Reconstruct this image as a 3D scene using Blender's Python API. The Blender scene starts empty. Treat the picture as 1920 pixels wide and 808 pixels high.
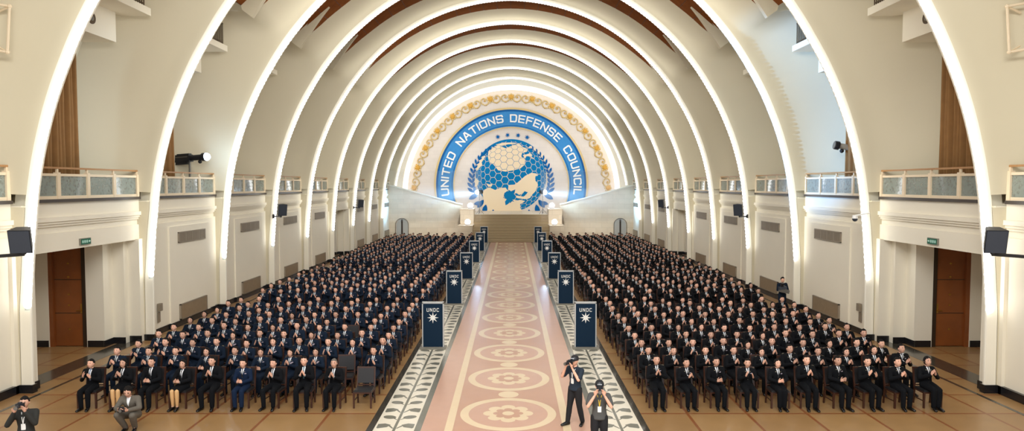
import bpy, bmesh, math, random
import numpy as np
from mathutils import Vector, Matrix, Quaternion
from mathutils.bvhtree import BVHTree
random.seed(7)
PI = math.pi
sc = bpy.context.scene
COL = sc.collection

# ------------------------------------------------------------------ camera, world, exposure
cam_d = bpy.data.cameras.new('camera'); cam = bpy.data.objects.new('camera', cam_d); COL.objects.link(cam)
cam_d.sensor_width = 36; cam_d.lens = 36*1250/1920; cam_d.clip_end = 400
cam.location = (0.1, 0, 6.0); cam.rotation_euler = (PI/2-math.atan(57/1250), 0, 0)
sc.camera = cam
sc.view_settings.view_transform = 'Standard'; sc.view_settings.look = 'None'
sc.view_settings.gamma = 1; sc.view_settings.use_curve_mapping = False
EXPOSURE = 0.2
BULB = 4.2          # arch bulbs
AMBIENT = 1.05       # even world fill, in place of hall light from behind the camera
sc.view_settings.exposure = EXPOSURE
w = bpy.data.worlds.new('world'); sc.world = w; w.use_nodes = True
w.node_tree.nodes['Background'].inputs[0].default_value = (0.98, 0.985, 1.0, 1)
w.node_tree.nodes['Background'].inputs[1].default_value = AMBIENT
sc.cycles.max_bounces = 7; sc.cycles.diffuse_bounces = 5; sc.cycles.glossy_bounces = 3
sc.cycles.transmission_bounces = 4; sc.cycles.transparent_max_bounces = 6
sc.cycles.caustics_reflective = False; sc.cycles.caustics_refractive = False
sc.cycles.sample_clamp_indirect = 6

def spot(name, loc, target, energy, color, size_deg, blend=0.5, radius=0.12):
    l = bpy.data.lights.new(name, 'SPOT'); l.energy = energy; l.color = color
    l.spot_size = math.radians(size_deg); l.spot_blend = blend; l.shadow_soft_size = radius
    o = bpy.data.objects.new(name, l); COL.objects.link(o); o.location = loc
    o.rotation_euler = (Vector(target)-Vector(loc)).to_track_quat('-Z', 'Y').to_euler()
    return o

def area(name, loc, target, energy, color, sx, sy):
    l = bpy.data.lights.new(name, 'AREA'); l.shape = 'RECTANGLE'; l.size = sx; l.size_y = sy; l.energy = energy; l.color = color
    o = bpy.data.objects.new(name, l); COL.objects.link(o); o.location = loc
    o.rotation_euler = (Vector(target)-Vector(loc)).to_track_quat('-Z', 'Y').to_euler()
    return o
# unseen fill areas added under the crown, lighting faces and stage from the front
for _y, _e in ((3, 2600), (24, 1100), (44, 1100)):
    area('hall_fill', (0, _y, 14.0), (0, _y+14, 2.0), _e, (1.0, 0.985, 0.96), 14, 2.5)

for _s in (-1, 1):
    area('stage_fill', (_s*7, 78.8, 11.0), (_s*2, 85.6, 5.0), 190, (1.0, 0.98, 0.96), 3, 1.0)  # unseen fill added to brighten the end wall and emblem
    spot('stage_wall_fill', (_s*3, 56, 12.0), (_s*8.5, 77, 2.6), 9000, (1.0, 0.97, 0.93), 34, 0.8, 0.5)  # added spot without a fixture, lifts the stage side walls

# ------------------------------------------------------------------ materials
def lin(c):
    return tuple((x/255/12.92) if x/255 <= 0.04045 else ((x/255+0.055)/1.055)**2.4 for x in c) + (1,)
def mat(name, rgb, rough=0.6, metal=0.0, noise=0.0, nscale=8.0, spec=0.5, emis=None, estr=0.0, coat=0.0, vary=0.0):
    m = bpy.data.materials.new(name); m.use_nodes = True; nt = m.node_tree
    b = nt.nodes['Principled BSDF']; c = lin(rgb)
    b.inputs['Base Color'].default_value = c; b.inputs['Roughness'].default_value = rough
    b.inputs['Metallic'].default_value = metal; b.inputs['Specular IOR Level'].default_value = spec
    b.inputs['Coat Weight'].default_value = coat; b.inputs['Coat Roughness'].default_value = 0.08
    if emis is not None:
        b.inputs['Emission Color'].default_value = lin(emis); b.inputs['Emission Strength'].default_value = estr
    src = None
    if noise > 0:
        tc = nt.nodes.new('ShaderNodeTexCoord'); n = nt.nodes.new('ShaderNodeTexNoise')
        n.inputs['Scale'].default_value = nscale; n.inputs['Detail'].default_value = 4
        nt.links.new(tc.outputs['Object'], n.inputs['Vector'])
        r = nt.nodes.new('ShaderNodeMapRange'); r.inputs[3].default_value = 1-noise; r.inputs[4].default_value = 1+noise
        nt.links.new(n.outputs['Fac'], r.inputs[0])
        mx = nt.nodes.new('ShaderNodeVectorMath'); mx.operation = 'SCALE'
        mx.inputs[0].default_value = c[:3]; nt.links.new(r.outputs[0], mx.inputs['Scale'])
        nt.links.new(mx.outputs[0], b.inputs['Base Color']); src = mx.outputs[0]
    if vary > 0:
        oi = nt.nodes.new('ShaderNodeObjectInfo'); r = nt.nodes.new('ShaderNodeMapRange')
        r.inputs[3].default_value = 1-vary; r.inputs[4].default_value = 1+vary
        nt.links.new(oi.outputs['Random'], r.inputs[0])
        mx = nt.nodes.new('ShaderNodeVectorMath'); mx.operation = 'SCALE'
        if src: nt.links.new(src, mx.inputs[0])
        else: mx.inputs[0].default_value = c[:3]
        nt.links.new(r.outputs[0], mx.inputs['Scale']); nt.links.new(mx.outputs[0], b.inputs['Base Color'])
    return m
def brick(name, c1, c2, mortar, bw, bh, msize, rough, rot=(0,0,0), noise=0.12, nscale=1.5, offset=0.5, coat=0.0, spec=0.5):
    m = bpy.data.materials.new(name); m.use_nodes = True; nt = m.node_tree; b = nt.nodes['Principled BSDF']
    tc = nt.nodes.new('ShaderNodeTexCoord'); mp = nt.nodes.new('ShaderNodeMapping'); mp.inputs['Rotation'].default_value = rot
    br = nt.nodes.new('ShaderNodeTexBrick'); br.offset = offset; br.inputs['Scale'].default_value = 1
    br.inputs['Brick Width'].default_value = bw; br.inputs['Row Height'].default_value = bh
    br.inputs['Mortar Size'].default_value = msize; br.inputs['Mortar Smooth'].default_value = 0.3
    br.inputs['Color1'].default_value = lin(c1); br.inputs['Color2'].default_value = lin(c2); br.inputs['Mortar'].default_value = lin(mortar)
    nt.links.new(tc.outputs['Object'], mp.inputs[0]); nt.links.new(mp.outputs[0], br.inputs['Vector'])
    n = nt.nodes.new('ShaderNodeTexNoise'); n.inputs['Scale'].default_value = nscale; n.inputs['Detail'].default_value = 5
    nt.links.new(tc.outputs['Object'], n.inputs['Vector'])
    r = nt.nodes.new('ShaderNodeMapRange'); r.inputs[3].default_value = 1-noise; r.inputs[4].default_value = 1+noise
    nt.links.new(n.outputs['Fac'], r.inputs[0])
    mx = nt.nodes.new('ShaderNodeVectorMath'); mx.operation = 'SCALE'
    nt.links.new(br.outputs['Color'], mx.inputs[0]); nt.links.new(r.outputs[0], mx.inputs['Scale'])
    nt.links.new(mx.outputs[0], b.inputs['Base Color'])
    b.inputs['Roughness'].default_value = rough; b.inputs['Coat Weight'].default_value = coat; b.inputs['Coat Roughness'].default_value = 0.1
    b.inputs['Specular IOR Level'].default_value = spec
    return m
M = {}
M['cream'] = mat('cream_plaster', (233,226,207), 0.7, noise=0.03, nscale=0.8)
M['shell'] = mat('vault_plaster', (203,194,168), 0.75, noise=0.03, nscale=0.6)
M['band'] = mat('lamp_band_enamel', (186,192,182), 0.5)
M['wood_ceiling'] = mat('ceiling_wood_panel', (122,70,32), 0.95, spec=0.05, noise=0.3, nscale=3)
M['seam'] = mat('dark_seam', (40,26,16), 0.8)
M['floor'] = brick('polished_stone_floor', (158,124,80), (147,113,72), (130,78,42), 1.57, 1.57, 0.045, 0.36, noise=0.14, offset=0.0, coat=0.12)
M['dark_stone'] = mat('dark_stone', (62,58,50), 0.2, noise=0.2, nscale=6, coat=0.3)
M['baseboard'] = mat('black_marble', (26,26,28), 0.25)
M['pink'] = mat('pink_terrazzo', (201,159,136), 0.25, noise=0.06, nscale=2.5, coat=0.12)
M['peach'] = mat('peach_terrazzo', (193,149,123), 0.25, noise=0.06, nscale=2.5, coat=0.12)
M['cream_stone'] = mat('cream_terrazzo', (226,203,166), 0.27, noise=0.05, nscale=3, coat=0.12)
M['ivory_stone'] = mat('ivory_terrazzo', (232,224,204), 0.27, noise=0.04, nscale=3, coat=0.3)
M['grey_stone'] = mat('grey_terrazzo', (108,108,96), 0.25, noise=0.1, nscale=5, coat=0.3)
M['marble'] = brick('cream_marble_blocks', (218,204,180), (208,193,168), (190,176,150), 1.3, 0.55, 0.012, 0.45, rot=(PI/2,0,0), noise=0.08)
M['end_stone'] = brick('end_wall_blocks', (226,218,210), (222,214,206), (214,206,198), 0.9, 0.45, 0.01, 0.6, rot=(PI/2,0,0), noise=0.04)
M['side_door'] = mat('side_door_metal', (164,164,158), 0.5)
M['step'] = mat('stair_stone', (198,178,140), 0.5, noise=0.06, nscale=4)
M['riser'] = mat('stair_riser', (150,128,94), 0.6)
M['gold'] = mat('gold_paint', (204,156,62), 0.45, metal=0.2)
M['palegold'] = mat('pale_gold_plaster', (214,190,134), 0.55)
M['blue'] = mat('emblem_blue', (16,122,182), 0.9, spec=0.1)
M['ringblue'] = mat('emblem_ring_blue', (66,140,202), 0.9, spec=0.1, noise=0.12, nscale=2)
M['ringblue2'] = mat('emblem_ring_edge_blue', (34,98,164), 0.9, spec=0.1)
M['land'] = mat('emblem_cream', (240,222,190), 0.6)
M['white'] = mat('white_paint', (240,240,236), 0.5)
M['leafblue'] = mat('emblem_laurel_blue', (14,96,164), 0.9, spec=0.1)
M['door'] = mat('door_wood', (134,74,32), 0.35, noise=0.22, nscale=2.5, coat=0.2)
M['doordark'] = mat('dark_door_frame', (48,34,22), 0.4)
M['brass'] = mat('brass', (196,150,70), 0.3, metal=0.9)
M['rail_wood'] = mat('rail_wood', (168,124,78), 0.4)
M['frame_cream'] = mat('balustrade_paint', (226,208,178), 0.5)
M['ledge'] = mat('dark_ledge_stone', (66,58,52), 0.4)
M['vent'] = mat('vent_metal', (150,138,120), 0.5, metal=0.3)
M['ventdark'] = mat('vent_dark_slot', (104,92,78), 0.6)
M['bronze'] = mat('bronze_plate', (158,140,114), 0.45, metal=0.35, noise=0.12, nscale=6)
M['iron'] = mat('dark_iron', (84,68,50), 0.5, metal=0.4)
M['curtain'] = mat('brown_curtain', (150,110,64), 0.85, noise=0.2, nscale=3)
M['bulb'] = mat('glowing_bulb', (255,250,240), 0.4, emis=(250,252,255), estr=BULB)
M['arch_white'] = mat('arch_white_plaster', (238,233,216), 0.6)
M['cove'] = mat('glowing_cove_tube', (255,250,240), 0.4, emis=(255,250,242), estr=1.7)
M['lampglow'] = mat('glowing_globe', (255,255,255), 0.4, emis=(255,255,255), estr=9)
M['spotglow'] = mat('glowing_spot_lens', (230,240,255), 0.3, emis=(190,222,255), estr=110)
M['black'] = mat('black_plastic', (26,28,34), 0.45)
M['speakergrille'] = mat('speaker_grille', (52,58,68), 0.6)
M['grey_metal'] = mat('grey_metal', (120,118,112), 0.4, metal=0.6)
M['silver'] = mat('silver_trim', (190,192,190), 0.35, metal=0.3)
M['navy'] = mat('banner_navy', (14,38,58), 0.8, spec=0.2)
M['bannerwhite'] = mat('banner_white', (232,232,226), 0.5)
M['bannerbase'] = mat('banner_base_grey', (128,124,112), 0.45)
M['exitgreen'] = mat('exit_sign_green', (12,84,62), 0.4, emis=(20,120,84), estr=0.1)
M['exitwhite'] = mat('exit_sign_symbols', (190,215,205), 0.4, emis=(200,240,220), estr=0.2)
M['skin'] = mat('skin', (216,167,142), 0.6, vary=0.2)
M['skinb'] = mat('skin_plain', (214,164,138), 0.5)
M['hair'] = mat('black_hair', (24,20,18), 0.85, spec=0.2)
M['hairgrey'] = mat('grey_hair', (96,88,80), 0.6)
M['eye'] = mat('dark_eye', (30,20,16), 0.3)
M['lip'] = mat('lip', (164,98,84), 0.5)
M['shirt'] = mat('white_shirt', (226,228,230), 0.7)
M['tie'] = mat('black_tie', (18,20,26), 0.6)
M['tieblue'] = mat('blue_tie', (92,112,146), 0.6)
M['tieteal'] = mat('teal_tie', (28,72,84), 0.6)
M['uni_navy'] = mat('navy_uniform', (15,28,44), 0.9, vary=0.15, spec=0.2)
M['uni_blue'] = mat('blue_uniform', (16,32,56), 0.9, spec=0.2)
M['uni_black'] = mat('black_uniform', (8,10,14), 0.9, vary=0.15, spec=0.2)
M['suit'] = mat('black_suit', (9,11,15), 0.9, spec=0.2)
M['shoe'] = mat('black_shoe', (12,12,13), 0.25)
M['cord'] = mat('silver_belt_cord', (220,222,222), 0.4)
M['ribbon'] = mat('service_ribbons', (150,140,150), 0.6)
M['insignia'] = mat('insignia', (132,124,100), 0.5, metal=0.2)
M['stocking'] = mat('tan_stocking', (206,164,112), 0.5)
M['tweed'] = mat('grey_brown_tweed', (94,88,78), 0.85, noise=0.2, nscale=30)
M['polo_navy'] = mat('navy_shirt', (24,38,52), 0.8)
M['polo_grey'] = mat('grey_shirt', (74,74,72), 0.85)
M['pants'] = mat('black_trousers', (16,16,20), 0.8)
M['olive'] = mat('dark_olive_coat', (34,34,30), 0.85)
M['yellow'] = mat('yellow_lanyard', (210,176,40), 0.6)
M['card'] = mat('white_card', (232,232,228), 0.5)
M['capmark'] = mat('cap_print', (206,208,210), 0.6)
M['chairwood'] = mat('chair_dark_wood', (62,34,22), 0.4)
M['leather'] = mat('black_leather', (34,33,34), 0.4)
def glassmat():
    m = bpy.data.materials.new('frosted_glass'); m.use_nodes = True; nt = m.node_tree; b = nt.nodes['Principled BSDF']
    b.inputs['Base Color'].default_value = lin((150,160,152)); b.inputs['Roughness'].default_value = 0.12
    b.inputs['Alpha'].default_value = 0.62; b.inputs['Coat Weight'].default_value = 0.5
    tc = nt.nodes.new('ShaderNodeTexCoord'); v = nt.nodes.new('ShaderNodeTexVoronoi'); v.inputs['Scale'].default_value = 9
    nt.links.new(tc.outputs['Object'], v.inputs['Vector'])
    r = nt.nodes.new('ShaderNodeMapRange'); r.inputs[2].default_value = 0.6; r.inputs[3].default_value = 0.38; r.inputs[4].default_value = 0.7
    nt.links.new(v.outputs['Distance'], r.inputs[0]); nt.links.new(r.outputs[0], b.inputs['Alpha'])
    return m
M['glass'] = glassmat()

# ------------------------------------------------------------------ mesh builder
class MB:
    def __init__(s): s.v = []; s.f = []; s.m = []; s.mats = []
    def mi(s, m):
        m = M[m] if isinstance(m, str) else m
        if m not in s.mats: s.mats.append(m)
        return s.mats.index(m)
    def add(s, vs, fs, m):
        o = len(s.v); s.v += [tuple(p) for p in vs]; k = s.mi(m)
        for f in fs: s.f.append(tuple(i+o for i in f)); s.m.append(k)
    def poly(s, pts, m): s.add(pts, [tuple(range(len(pts)))], m)
    def box(s, a, b, m):
        x0,y0,z0 = [min(p,q) for p,q in zip(a,b)]; x1,y1,z1 = [max(p,q) for p,q in zip(a,b)]
        s.add([(x0,y0,z0),(x1,y0,z0),(x1,y1,z0),(x0,y1,z0),(x0,y0,z1),(x1,y0,z1),(x1,y1,z1),(x0,y1,z1)],
              [(0,3,2,1),(4,5,6,7),(0,1,5,4),(1,2,6,5),(2,3,7,6),(3,0,4,7)], m)
    def obox(s, c, size, rot, m):
        vs = []
        for i in (-.5,.5):
            for j in (-.5,.5):
                for k in (-.5,.5): vs.append(Vector(c)+rot@Vector((i*size[0],j*size[1],k*size[2])))
        s.add(vs, [(0,1,3,2),(4,6,7,5),(0,4,5,1),(2,3,7,6),(0,2,6,4),(1,5,7,3)], m)
    def tube(s, p, q, r0, r1=None, m='black', n=8, caps=True):
        p = Vector(p); q = Vector(q); r1 = r0 if r1 is None else r1
        d = (q-p).normalized(); u = d.orthogonal().normalized(); w2 = d.cross(u); vs = []
        for c, r in ((p,r0),(q,r1)):
            for i in range(n): a = 2*PI*i/n; vs.append(c+u*(r*math.cos(a))+w2*(r*math.sin(a)))
        fs = [(i,(i+1)%n,n+(i+1)%n,n+i) for i in range(n)]
        if caps: fs += [tuple(range(n-1,-1,-1)), tuple(range(n,2*n))]
        s.add(vs, fs, m)
    def path(s, pts, r, m, n=6):
        for a, b in zip(pts[:-1], pts[1:]): s.tube(a, b, r, r, m, n)
    def ell(s, c, r, m, nu=10, nv=7, rot=None):
        vs = []; c = Vector(c)
        if not hasattr(r, '__len__'): r = (r,r,r)
        for j in range(nv+1):
            t = PI*j/nv
            for i in range(nu):
                a = 2*PI*i/nu; p = Vector((r[0]*math.sin(t)*math.cos(a), r[1]*math.sin(t)*math.sin(a), r[2]*math.cos(t)))
                if rot: p = rot@p
                vs.append(c+p)
        fs = []
        for j in range(nv):
            for i in range(nu):
                a,b,c2,d = j*nu+i, j*nu+(i+1)%nu, (j+1)*nu+(i+1)%nu, (j+1)*nu+i
                fs.append((a,d,c2,b))
        s.add(vs, fs, m)
    def prism(s, pts, d, m):       # pts: 3D outline, d: extrusion vector
        n = len(pts); d = Vector(d); a = [Vector(p) for p in pts]; b = [p+d for p in a]
        s.add(a+b, [tuple(range(n-1,-1,-1)), tuple(range(n,2*n))]+[(i,(i+1)%n,n+(i+1)%n,n+i) for i in range(n)], m)
    def mesh(s, name, smooth=False, merge=True):
        me = bpy.data.meshes.new(name); me.from_pydata(s.v, [], s.f)
        for m in s.mats: me.materials.append(m)
        me.polygons.foreach_set('material_index', s.m)
        if smooth: me.polygons.foreach_set('use_smooth', [True]*len(s.f))
        bm = bmesh.new(); bm.from_mesh(me)
        if merge: bmesh.ops.remove_doubles(bm, verts=bm.verts, dist=1e-5)
        bmesh.ops.recalc_face_normals(bm, faces=bm.faces); bm.to_mesh(me); bm.free(); me.update()
        return me
    def build(s, name, parent=None, smooth=False, loc=None, merge=True):
        o = bpy.data.objects.new(name, s.mesh(name, smooth, merge)); COL.objects.link(o)
        if parent: o.parent = parent
        if loc: o.location = loc
        return o
def tag(o, label=None, cat=None, group=None, kind=None):
    if label: o['label'] = label
    if cat: o['category'] = cat
    if group: o['group'] = group
    if kind: o['kind'] = kind
    return o
def empty(name, loc, label, cat, group=None, rz=0):
    o = bpy.data.objects.new(name, None); COL.objects.link(o); o.location = loc; o.rotation_euler = (0,0,rz)
    o.empty_display_size = 0.2
    return tag(o, label, cat, group)
def struct(o): o['kind'] = 'structure'; return o
def meshobj(name, me, parent=None, loc=(0,0,0), rz=0):
    o = bpy.data.objects.new(name, me); COL.objects.link(o); o.parent = parent; o.location = loc; o.rotation_euler = (0,0,rz); return o
ORD = ['first','second','third','fourth','fifth','sixth','seventh','eighth','ninth','tenth','eleventh','twelfth','thirteenth','fourteenth','fifteenth','sixteenth','seventeenth','eighteenth','nineteenth']
SIDE = {-1:'left', 1:'right'}

# ------------------------------------------------------------------ hall geometry
S = 6.54
def RZ(k): return 19.0+S*(k-1)          # plane of arch k
HC = 5.0
_ph = [0,10,20,30,40,50,65,90]; _rr = [13.55,13.37,13.22,13.13,13.14,13.18,13.27,13.38]
_dp = [0,10,18,24,30,34.5,37,43,50,65,90]; _dd = [2.35,2.7,3.2,3.2,2.9,2.7,1.4,1.15,1.0,0.85,0.72]
EDGE = 0.06                              # arch edge lies this far inside the line of bulbs
def Rf(deg):
    d = deg if deg <= 90 else 180-deg
    return float(np.interp(d, _ph, _rr))
def Df(deg):
    d = deg if deg <= 90 else 180-deg
    return float(np.interp(d, _dp, _dd))
def arch_pts(step=3.0, bottom=0.0):
    """list of (X, H, nx, nz, D) along one arch, from the left foot over the top to the right foot (bulb line)"""
    out = []
    for h in (0, 1.2, 2.4, 3.4, 4.2):
        x = float(np.interp(h, [0,2.4,4.2,5], [13.8,13.78,13.64,13.55])); out.append((-x,h,-1.0,0.0,0.7))
    n = int(round(180/step))
    for i in range(n+1):
        d = 180-i*180/n; a = math.radians(d); r = Rf(d)
        out.append((r*math.cos(a), HC+r*math.sin(a), math.cos(a), math.sin(a), Df(d)))
    for h in (4.2,3.4,2.4,1.2,0):
        x = float(np.interp(h, [0,2.4,4.2,5], [13.8,13.78,13.64,13.55])); out.append((x,h,1.0,0.0,0.7))
    return out
AP = arch_pts(1.5)

# floor ------------------------------------------------------------
mb = MB()
for s in (-1, 1):
    mb.box((s*3.48, 5, -0.2), (s*18.0, 78, 0), 'floor')
mb.box((-3.48, 69.8, -0.2), (3.48, 78, -0.0), 'floor')
for s in (-1, 1):
    mb.box((s*14.1, 5, 0.0), (s*14.85, 77, 0.004), 'dark_stone')
    mb.box((s*13.42, 5, 0.0), (s*13.53, 77, 0.004), 'dark_stone')
struct(mb.build('floor'))
mb = MB()
mb.box((-3.48,5,-0.2), (3.48,69.8,-0.002), 'grey_stone')
def rect(x0,x1,y0,y1,z,m): mb.poly([(x0,y0,z),(x1,y0,z),(x1,y1,z),(x0,y1,z)], m)
Z1, Z2, Z3, Z4, Z5 = 0.0005, 0.0015, 0.0025, 0.0035, 0.0045
rect(-2.14,2.14,5,69.8,Z1,'pink'); rect(-1.36,1.36,5,69.8,Z2,'peach')
for s in (-1,1):
    rect(min(s*1.36,s*1.56),max(s*1.36,s*1.56),5,69.8,Z2,'cream_stone')
    rect(min(s*2.3,s*3.31),max(s*2.3,s*3.31),5,69.8,Z2,'ivory_stone')
    rect(min(s*3.31,s*3.48),max(s*3.31,s*3.48),5,69.8,Z2,'dark_stone')
    rect(s*2.80-0.035,s*2.80+0.035,5,69.8,Z3,'grey_stone')
def ring(cx, cy, f0, f1, z, m, n=64):
    vs = []; 
    for i in range(n):
        a = 2*PI*i/n
        for f in (f0,f1):
            r = f(a) if callable(f) else f
            vs.append((cx+r*math.cos(a), cy+r*math.sin(a), z))
    mb.add(vs, [(2*i,2*i+1,(2*i+3)%(2*n),(2*i+2)%(2*n)) for i in range(n)], m)
def disc(cx, cy, f, z, m, n=48):
    mb.poly([(cx+(f(a) if callable(f) else f)*math.cos(a), cy+(f(a) if callable(f) else f)*math.sin(a), z) for a in [2*PI*i/n for i in range(n)]], m)
for i in range(-3, 17):
    y = 17.28+3.18*i
    if y > 68.6: break
    disc(0, y, 1.26, Z3, 'pink'); ring(0, y, 1.04, 1.26, Z4, 'cream_stone')
    petal = lambda a: 0.50+0.16*abs(math.cos(4*a))**0.6
    pin = lambda a: 0.30+0.10*abs(math.cos(4*a))**0.7
    disc(0, y, petal, Z4, 'cream_stone', 64); disc(0, y, pin, Z5, 'peach', 64)
    disc(0, y, 0.155, Z5+0.001, 'cream_stone')
    if y+1.59 < 69: disc(0, y+1.59, 0.29, Z4, 'cream_stone')
y = 5.4
while y < 69:
    for s in (-1,1):
        for t in (-1,1):
            cx = s*2.80+t*0.26
            mb.poly([(cx+0.17*math.cos(a), y+0.13*math.sin(a)+0.03*math.cos(a)*t, Z3) for a in [2*PI*i/20 for i in range(20)]], 'grey_stone')
            bx = s*2.80+t*0.03
            mb.poly([(bx,y-0.20,Z3),(bx+t*0.03,y-0.20,Z3),(cx-t*0.10,y-0.09,Z3),(cx-t*0.13,y-0.05,Z3)][::t], 'grey_stone')
            mb.poly([(bx+t*0.10,y+0.60,Z3),(bx+t*0.18,y+0.44,Z3),(bx+t*0.40,y+0.36,Z3),(bx+t*0.43,y+0.40,Z3),(bx+t*0.43,y+0.66,Z3),(bx+t*0.26,y+0.70,Z3)][::t], 'grey_stone')
            mb.poly([(bx,y+0.36,Z3),(bx+t*0.03,y+0.34,Z3),(bx+t*0.15,y+0.52,Z3),(bx+t*0.11,y+0.56,Z3)][::t], 'grey_stone')
    y += 1.16
struct(mb.build('floor_aisle'))

# arches, vault bays -----------------------------------------------
def inner(p, e):   # point moved radially outward by e from the bulb line
    return (p[0]+p[2]*e, p[1]+p[3]*e)
def sweep(mb, prof, m, pts, k):
    """prof: list of (radial offset or callable(p), z offset)"""
    n = len(prof); vs = []
    for p in pts:
        for e, dz in prof:
            e2 = e(p) if callable(e) else e; x, h = inner(p, e2); vs.append((x, RZ(k)+dz, h))
    fs = []
    for i in range(len(pts)-1):
        for j in range(n-1): fs.append((i*n+j, i*n+j+1, (i+1)*n+j+1, (i+1)*n+j))
    mb.add(vs, fs, m)
top_pts = [p for p in AP if p[1] > 5.45]
for k in range(0, 11):
    mb = MB(); pts = AP if k < 10 else [p for p in AP if p[1] > 4.9]
    hi = [p for p in pts if p[1] >= 2.3]
    sweep(mb, [(0.115,0.0),(-EDGE+0.02,0.0)], 'band', hi, k)
    for lo in ([p for p in pts[:4] if p[1] <= 2.5], [p for p in pts[-4:] if p[1] <= 2.5]): sweep(mb, [(0.115,0.0),(-EDGE+0.02,0.0)], 'arch_white', lo, k)
    sweep(mb, [(0.27,0.0),(0.115,0.0)], 'arch_white', pts, k)
    sweep(mb, [(-EDGE+0.02,0.0),(-EDGE,0.03),(-EDGE,0.09),(-EDGE+0.03,0.11),(0.9,0.45)], 'arch_white', pts, k)
    struct(mb.build('trim_%d' % (k+1), smooth=False))
    # vault bay in front of arch k
    mb = MB()
    prof = []
    for i in range(9):
        t = i/8; prof.append(((lambda p, t=t: 0.26+(p[4]-0.26)*t), -1.5*t**2.2))
    sweep(mb, prof, 'shell', top_pts, k)
    for seg in ([p for p in AP[:8] if p[1] <= 5.6], [p for p in AP[-8:] if p[1] <= 5.6]): sweep(mb, [(0.26,0.0),(0.8,-0.0)], 'shell', seg, k)
    for o in [mb.build('ceiling_%d' % (k+1), smooth=True)]: struct(o)
    if k >= 1:
        mb = MB(); NP = 44; back = -S+0.40
        for side in (0,1):
            a0, a1 = ((2.2,37) if side == 0 else (143,177.8)); seg = []
            for i in range(29):
                d = a0+(a1-a0)*i/28; a = math.radians(d); r = Rf(d); D = Df(d)
                seg.append((r*math.cos(a), HC+r*math.sin(a), math.cos(a), math.sin(a), D))
            sweep(mb, [(lambda p: p[4], -1.5),(lambda p: p[4]+0.05, back)], 'shell', seg, k)
        W = 106/26.0
        for i in range(26):
            for (u0,u1,mm) in ((0,0.975,'wood_ceiling'),(0.975,1.0,'seam')):
                seg = []
                for j in range(3):
                    dd = 37+W*(i+u0+(u1-u0)*j/2); a = math.radians(dd); r = Rf(dd)
                    seg.append((r*math.cos(a), HC+r*math.sin(a), math.cos(a), math.sin(a), Df(dd)))
                if mm == 'seam': sweep(mb, [(lambda p: p[4]+0.01, -1.5),(lambda p: p[4]+0.01, back)], 'seam', seg, k)
                else:
                    sweep(mb, [(lambda p: p[4], -1.5),(lambda p: p[4], back)], mm, seg, k)
        struct(mb.build('ceiling_panels_%d' % k))
        # plaster boards closing the two ends of the wooden field
        if k <= 6:
            for s in (-1,1):
                mb = MB(); vs = []; n = 12
                for i in range(n+1):
                    dd = 36.5+16*i/n; a = math.radians(dd); r = Rf(dd)
                    e0 = 0.80+0.42*(i/n)**1.3; e1 = e0+0.40
                    for e in (e0, e1):
                        for dz in (-2.75, -2.5):
                            vs.append((s*(r+e)*math.cos(a), RZ(k)+dz, HC+(r+e)*math.sin(a)))
                fs = []
                for i in range(n):
                    b = 4*i; fs += [(b,b+1,b+5,b+4),(b,b+4,b+6,b+2),(b+1,b+3,b+7,b+5),(b+2,b+6,b+7,b+3)]
                fs += [(0,2,3,1),(4*n,4*n+1,4*n+3,4*n+2)]
                mb.add(vs, fs, 'shell'); vs = []; n2 = 12
                for i in range(n2+1):
                    dd = 36.5+18*i/n2; a = math.radians(dd); r = Rf(dd); e0 = 0.80+0.42*(i/n2*1.1)**1.3+0.3
                    for e in (e0, min(2.9, e0+0.15+0.45*i)): vs.append((s*(r+e)*math.cos(a), RZ(k)-2.9, HC+(r+e)*math.sin(a)))
                mb.add(vs, [(2*i,2*i+1,2*i+3,2*i+2) for i in range(n2)], 'shell')
                struct(mb.build('trim_board_%s_%d' % (SIDE[s],k)))

# bulbs of the arches ----------------------------------------------
def bulb_mesh(n, rings, r=0.097):
    mb = MB(); mb.ell((0,-0.045,0), (r,r*0.9,r), 'bulb', n, rings); return mb
BN = bulb_mesh(12,8).mesh('bulb_near', True); BF_mb = bulb_mesh(6,4); BF = BF_mb.mesh('bulb_far', True)
def bulb_line(hmin):
    dense = arch_pts(0.5); P = [(p[0],p[1]) for p in dense]; out = []; acc = 0.1; STEP = 0.205
    for a, b in zip(P[:-1], P[1:]):
        L = math.hypot(b[0]-a[0], b[1]-a[1]); 
        while acc <= L:
            t = acc/L; out.append((a[0]+(b[0]-a[0])*t, a[1]+(b[1]-a[1])*t)); acc += STEP
        acc -= L
    return [p for p in out if p[1] >= hmin]
near_words = ['','first lit arch, nearest the camera','second lit arch from the camera','third lit arch from the camera','fourth lit arch from the camera','fifth lit arch from the camera','sixth lit arch from the camera','seventh lit arch from the camera','eighth lit arch from the camera','ninth lit arch from the camera','lit arch standing just before the stage end wall']
def in_view(x, y, h):
    if y < 1: return False
    u = (x-0.1)/y*1250; v = 347-(h-6)/y*1250
    return abs(u) < 965 and -5 < v < 812
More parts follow.
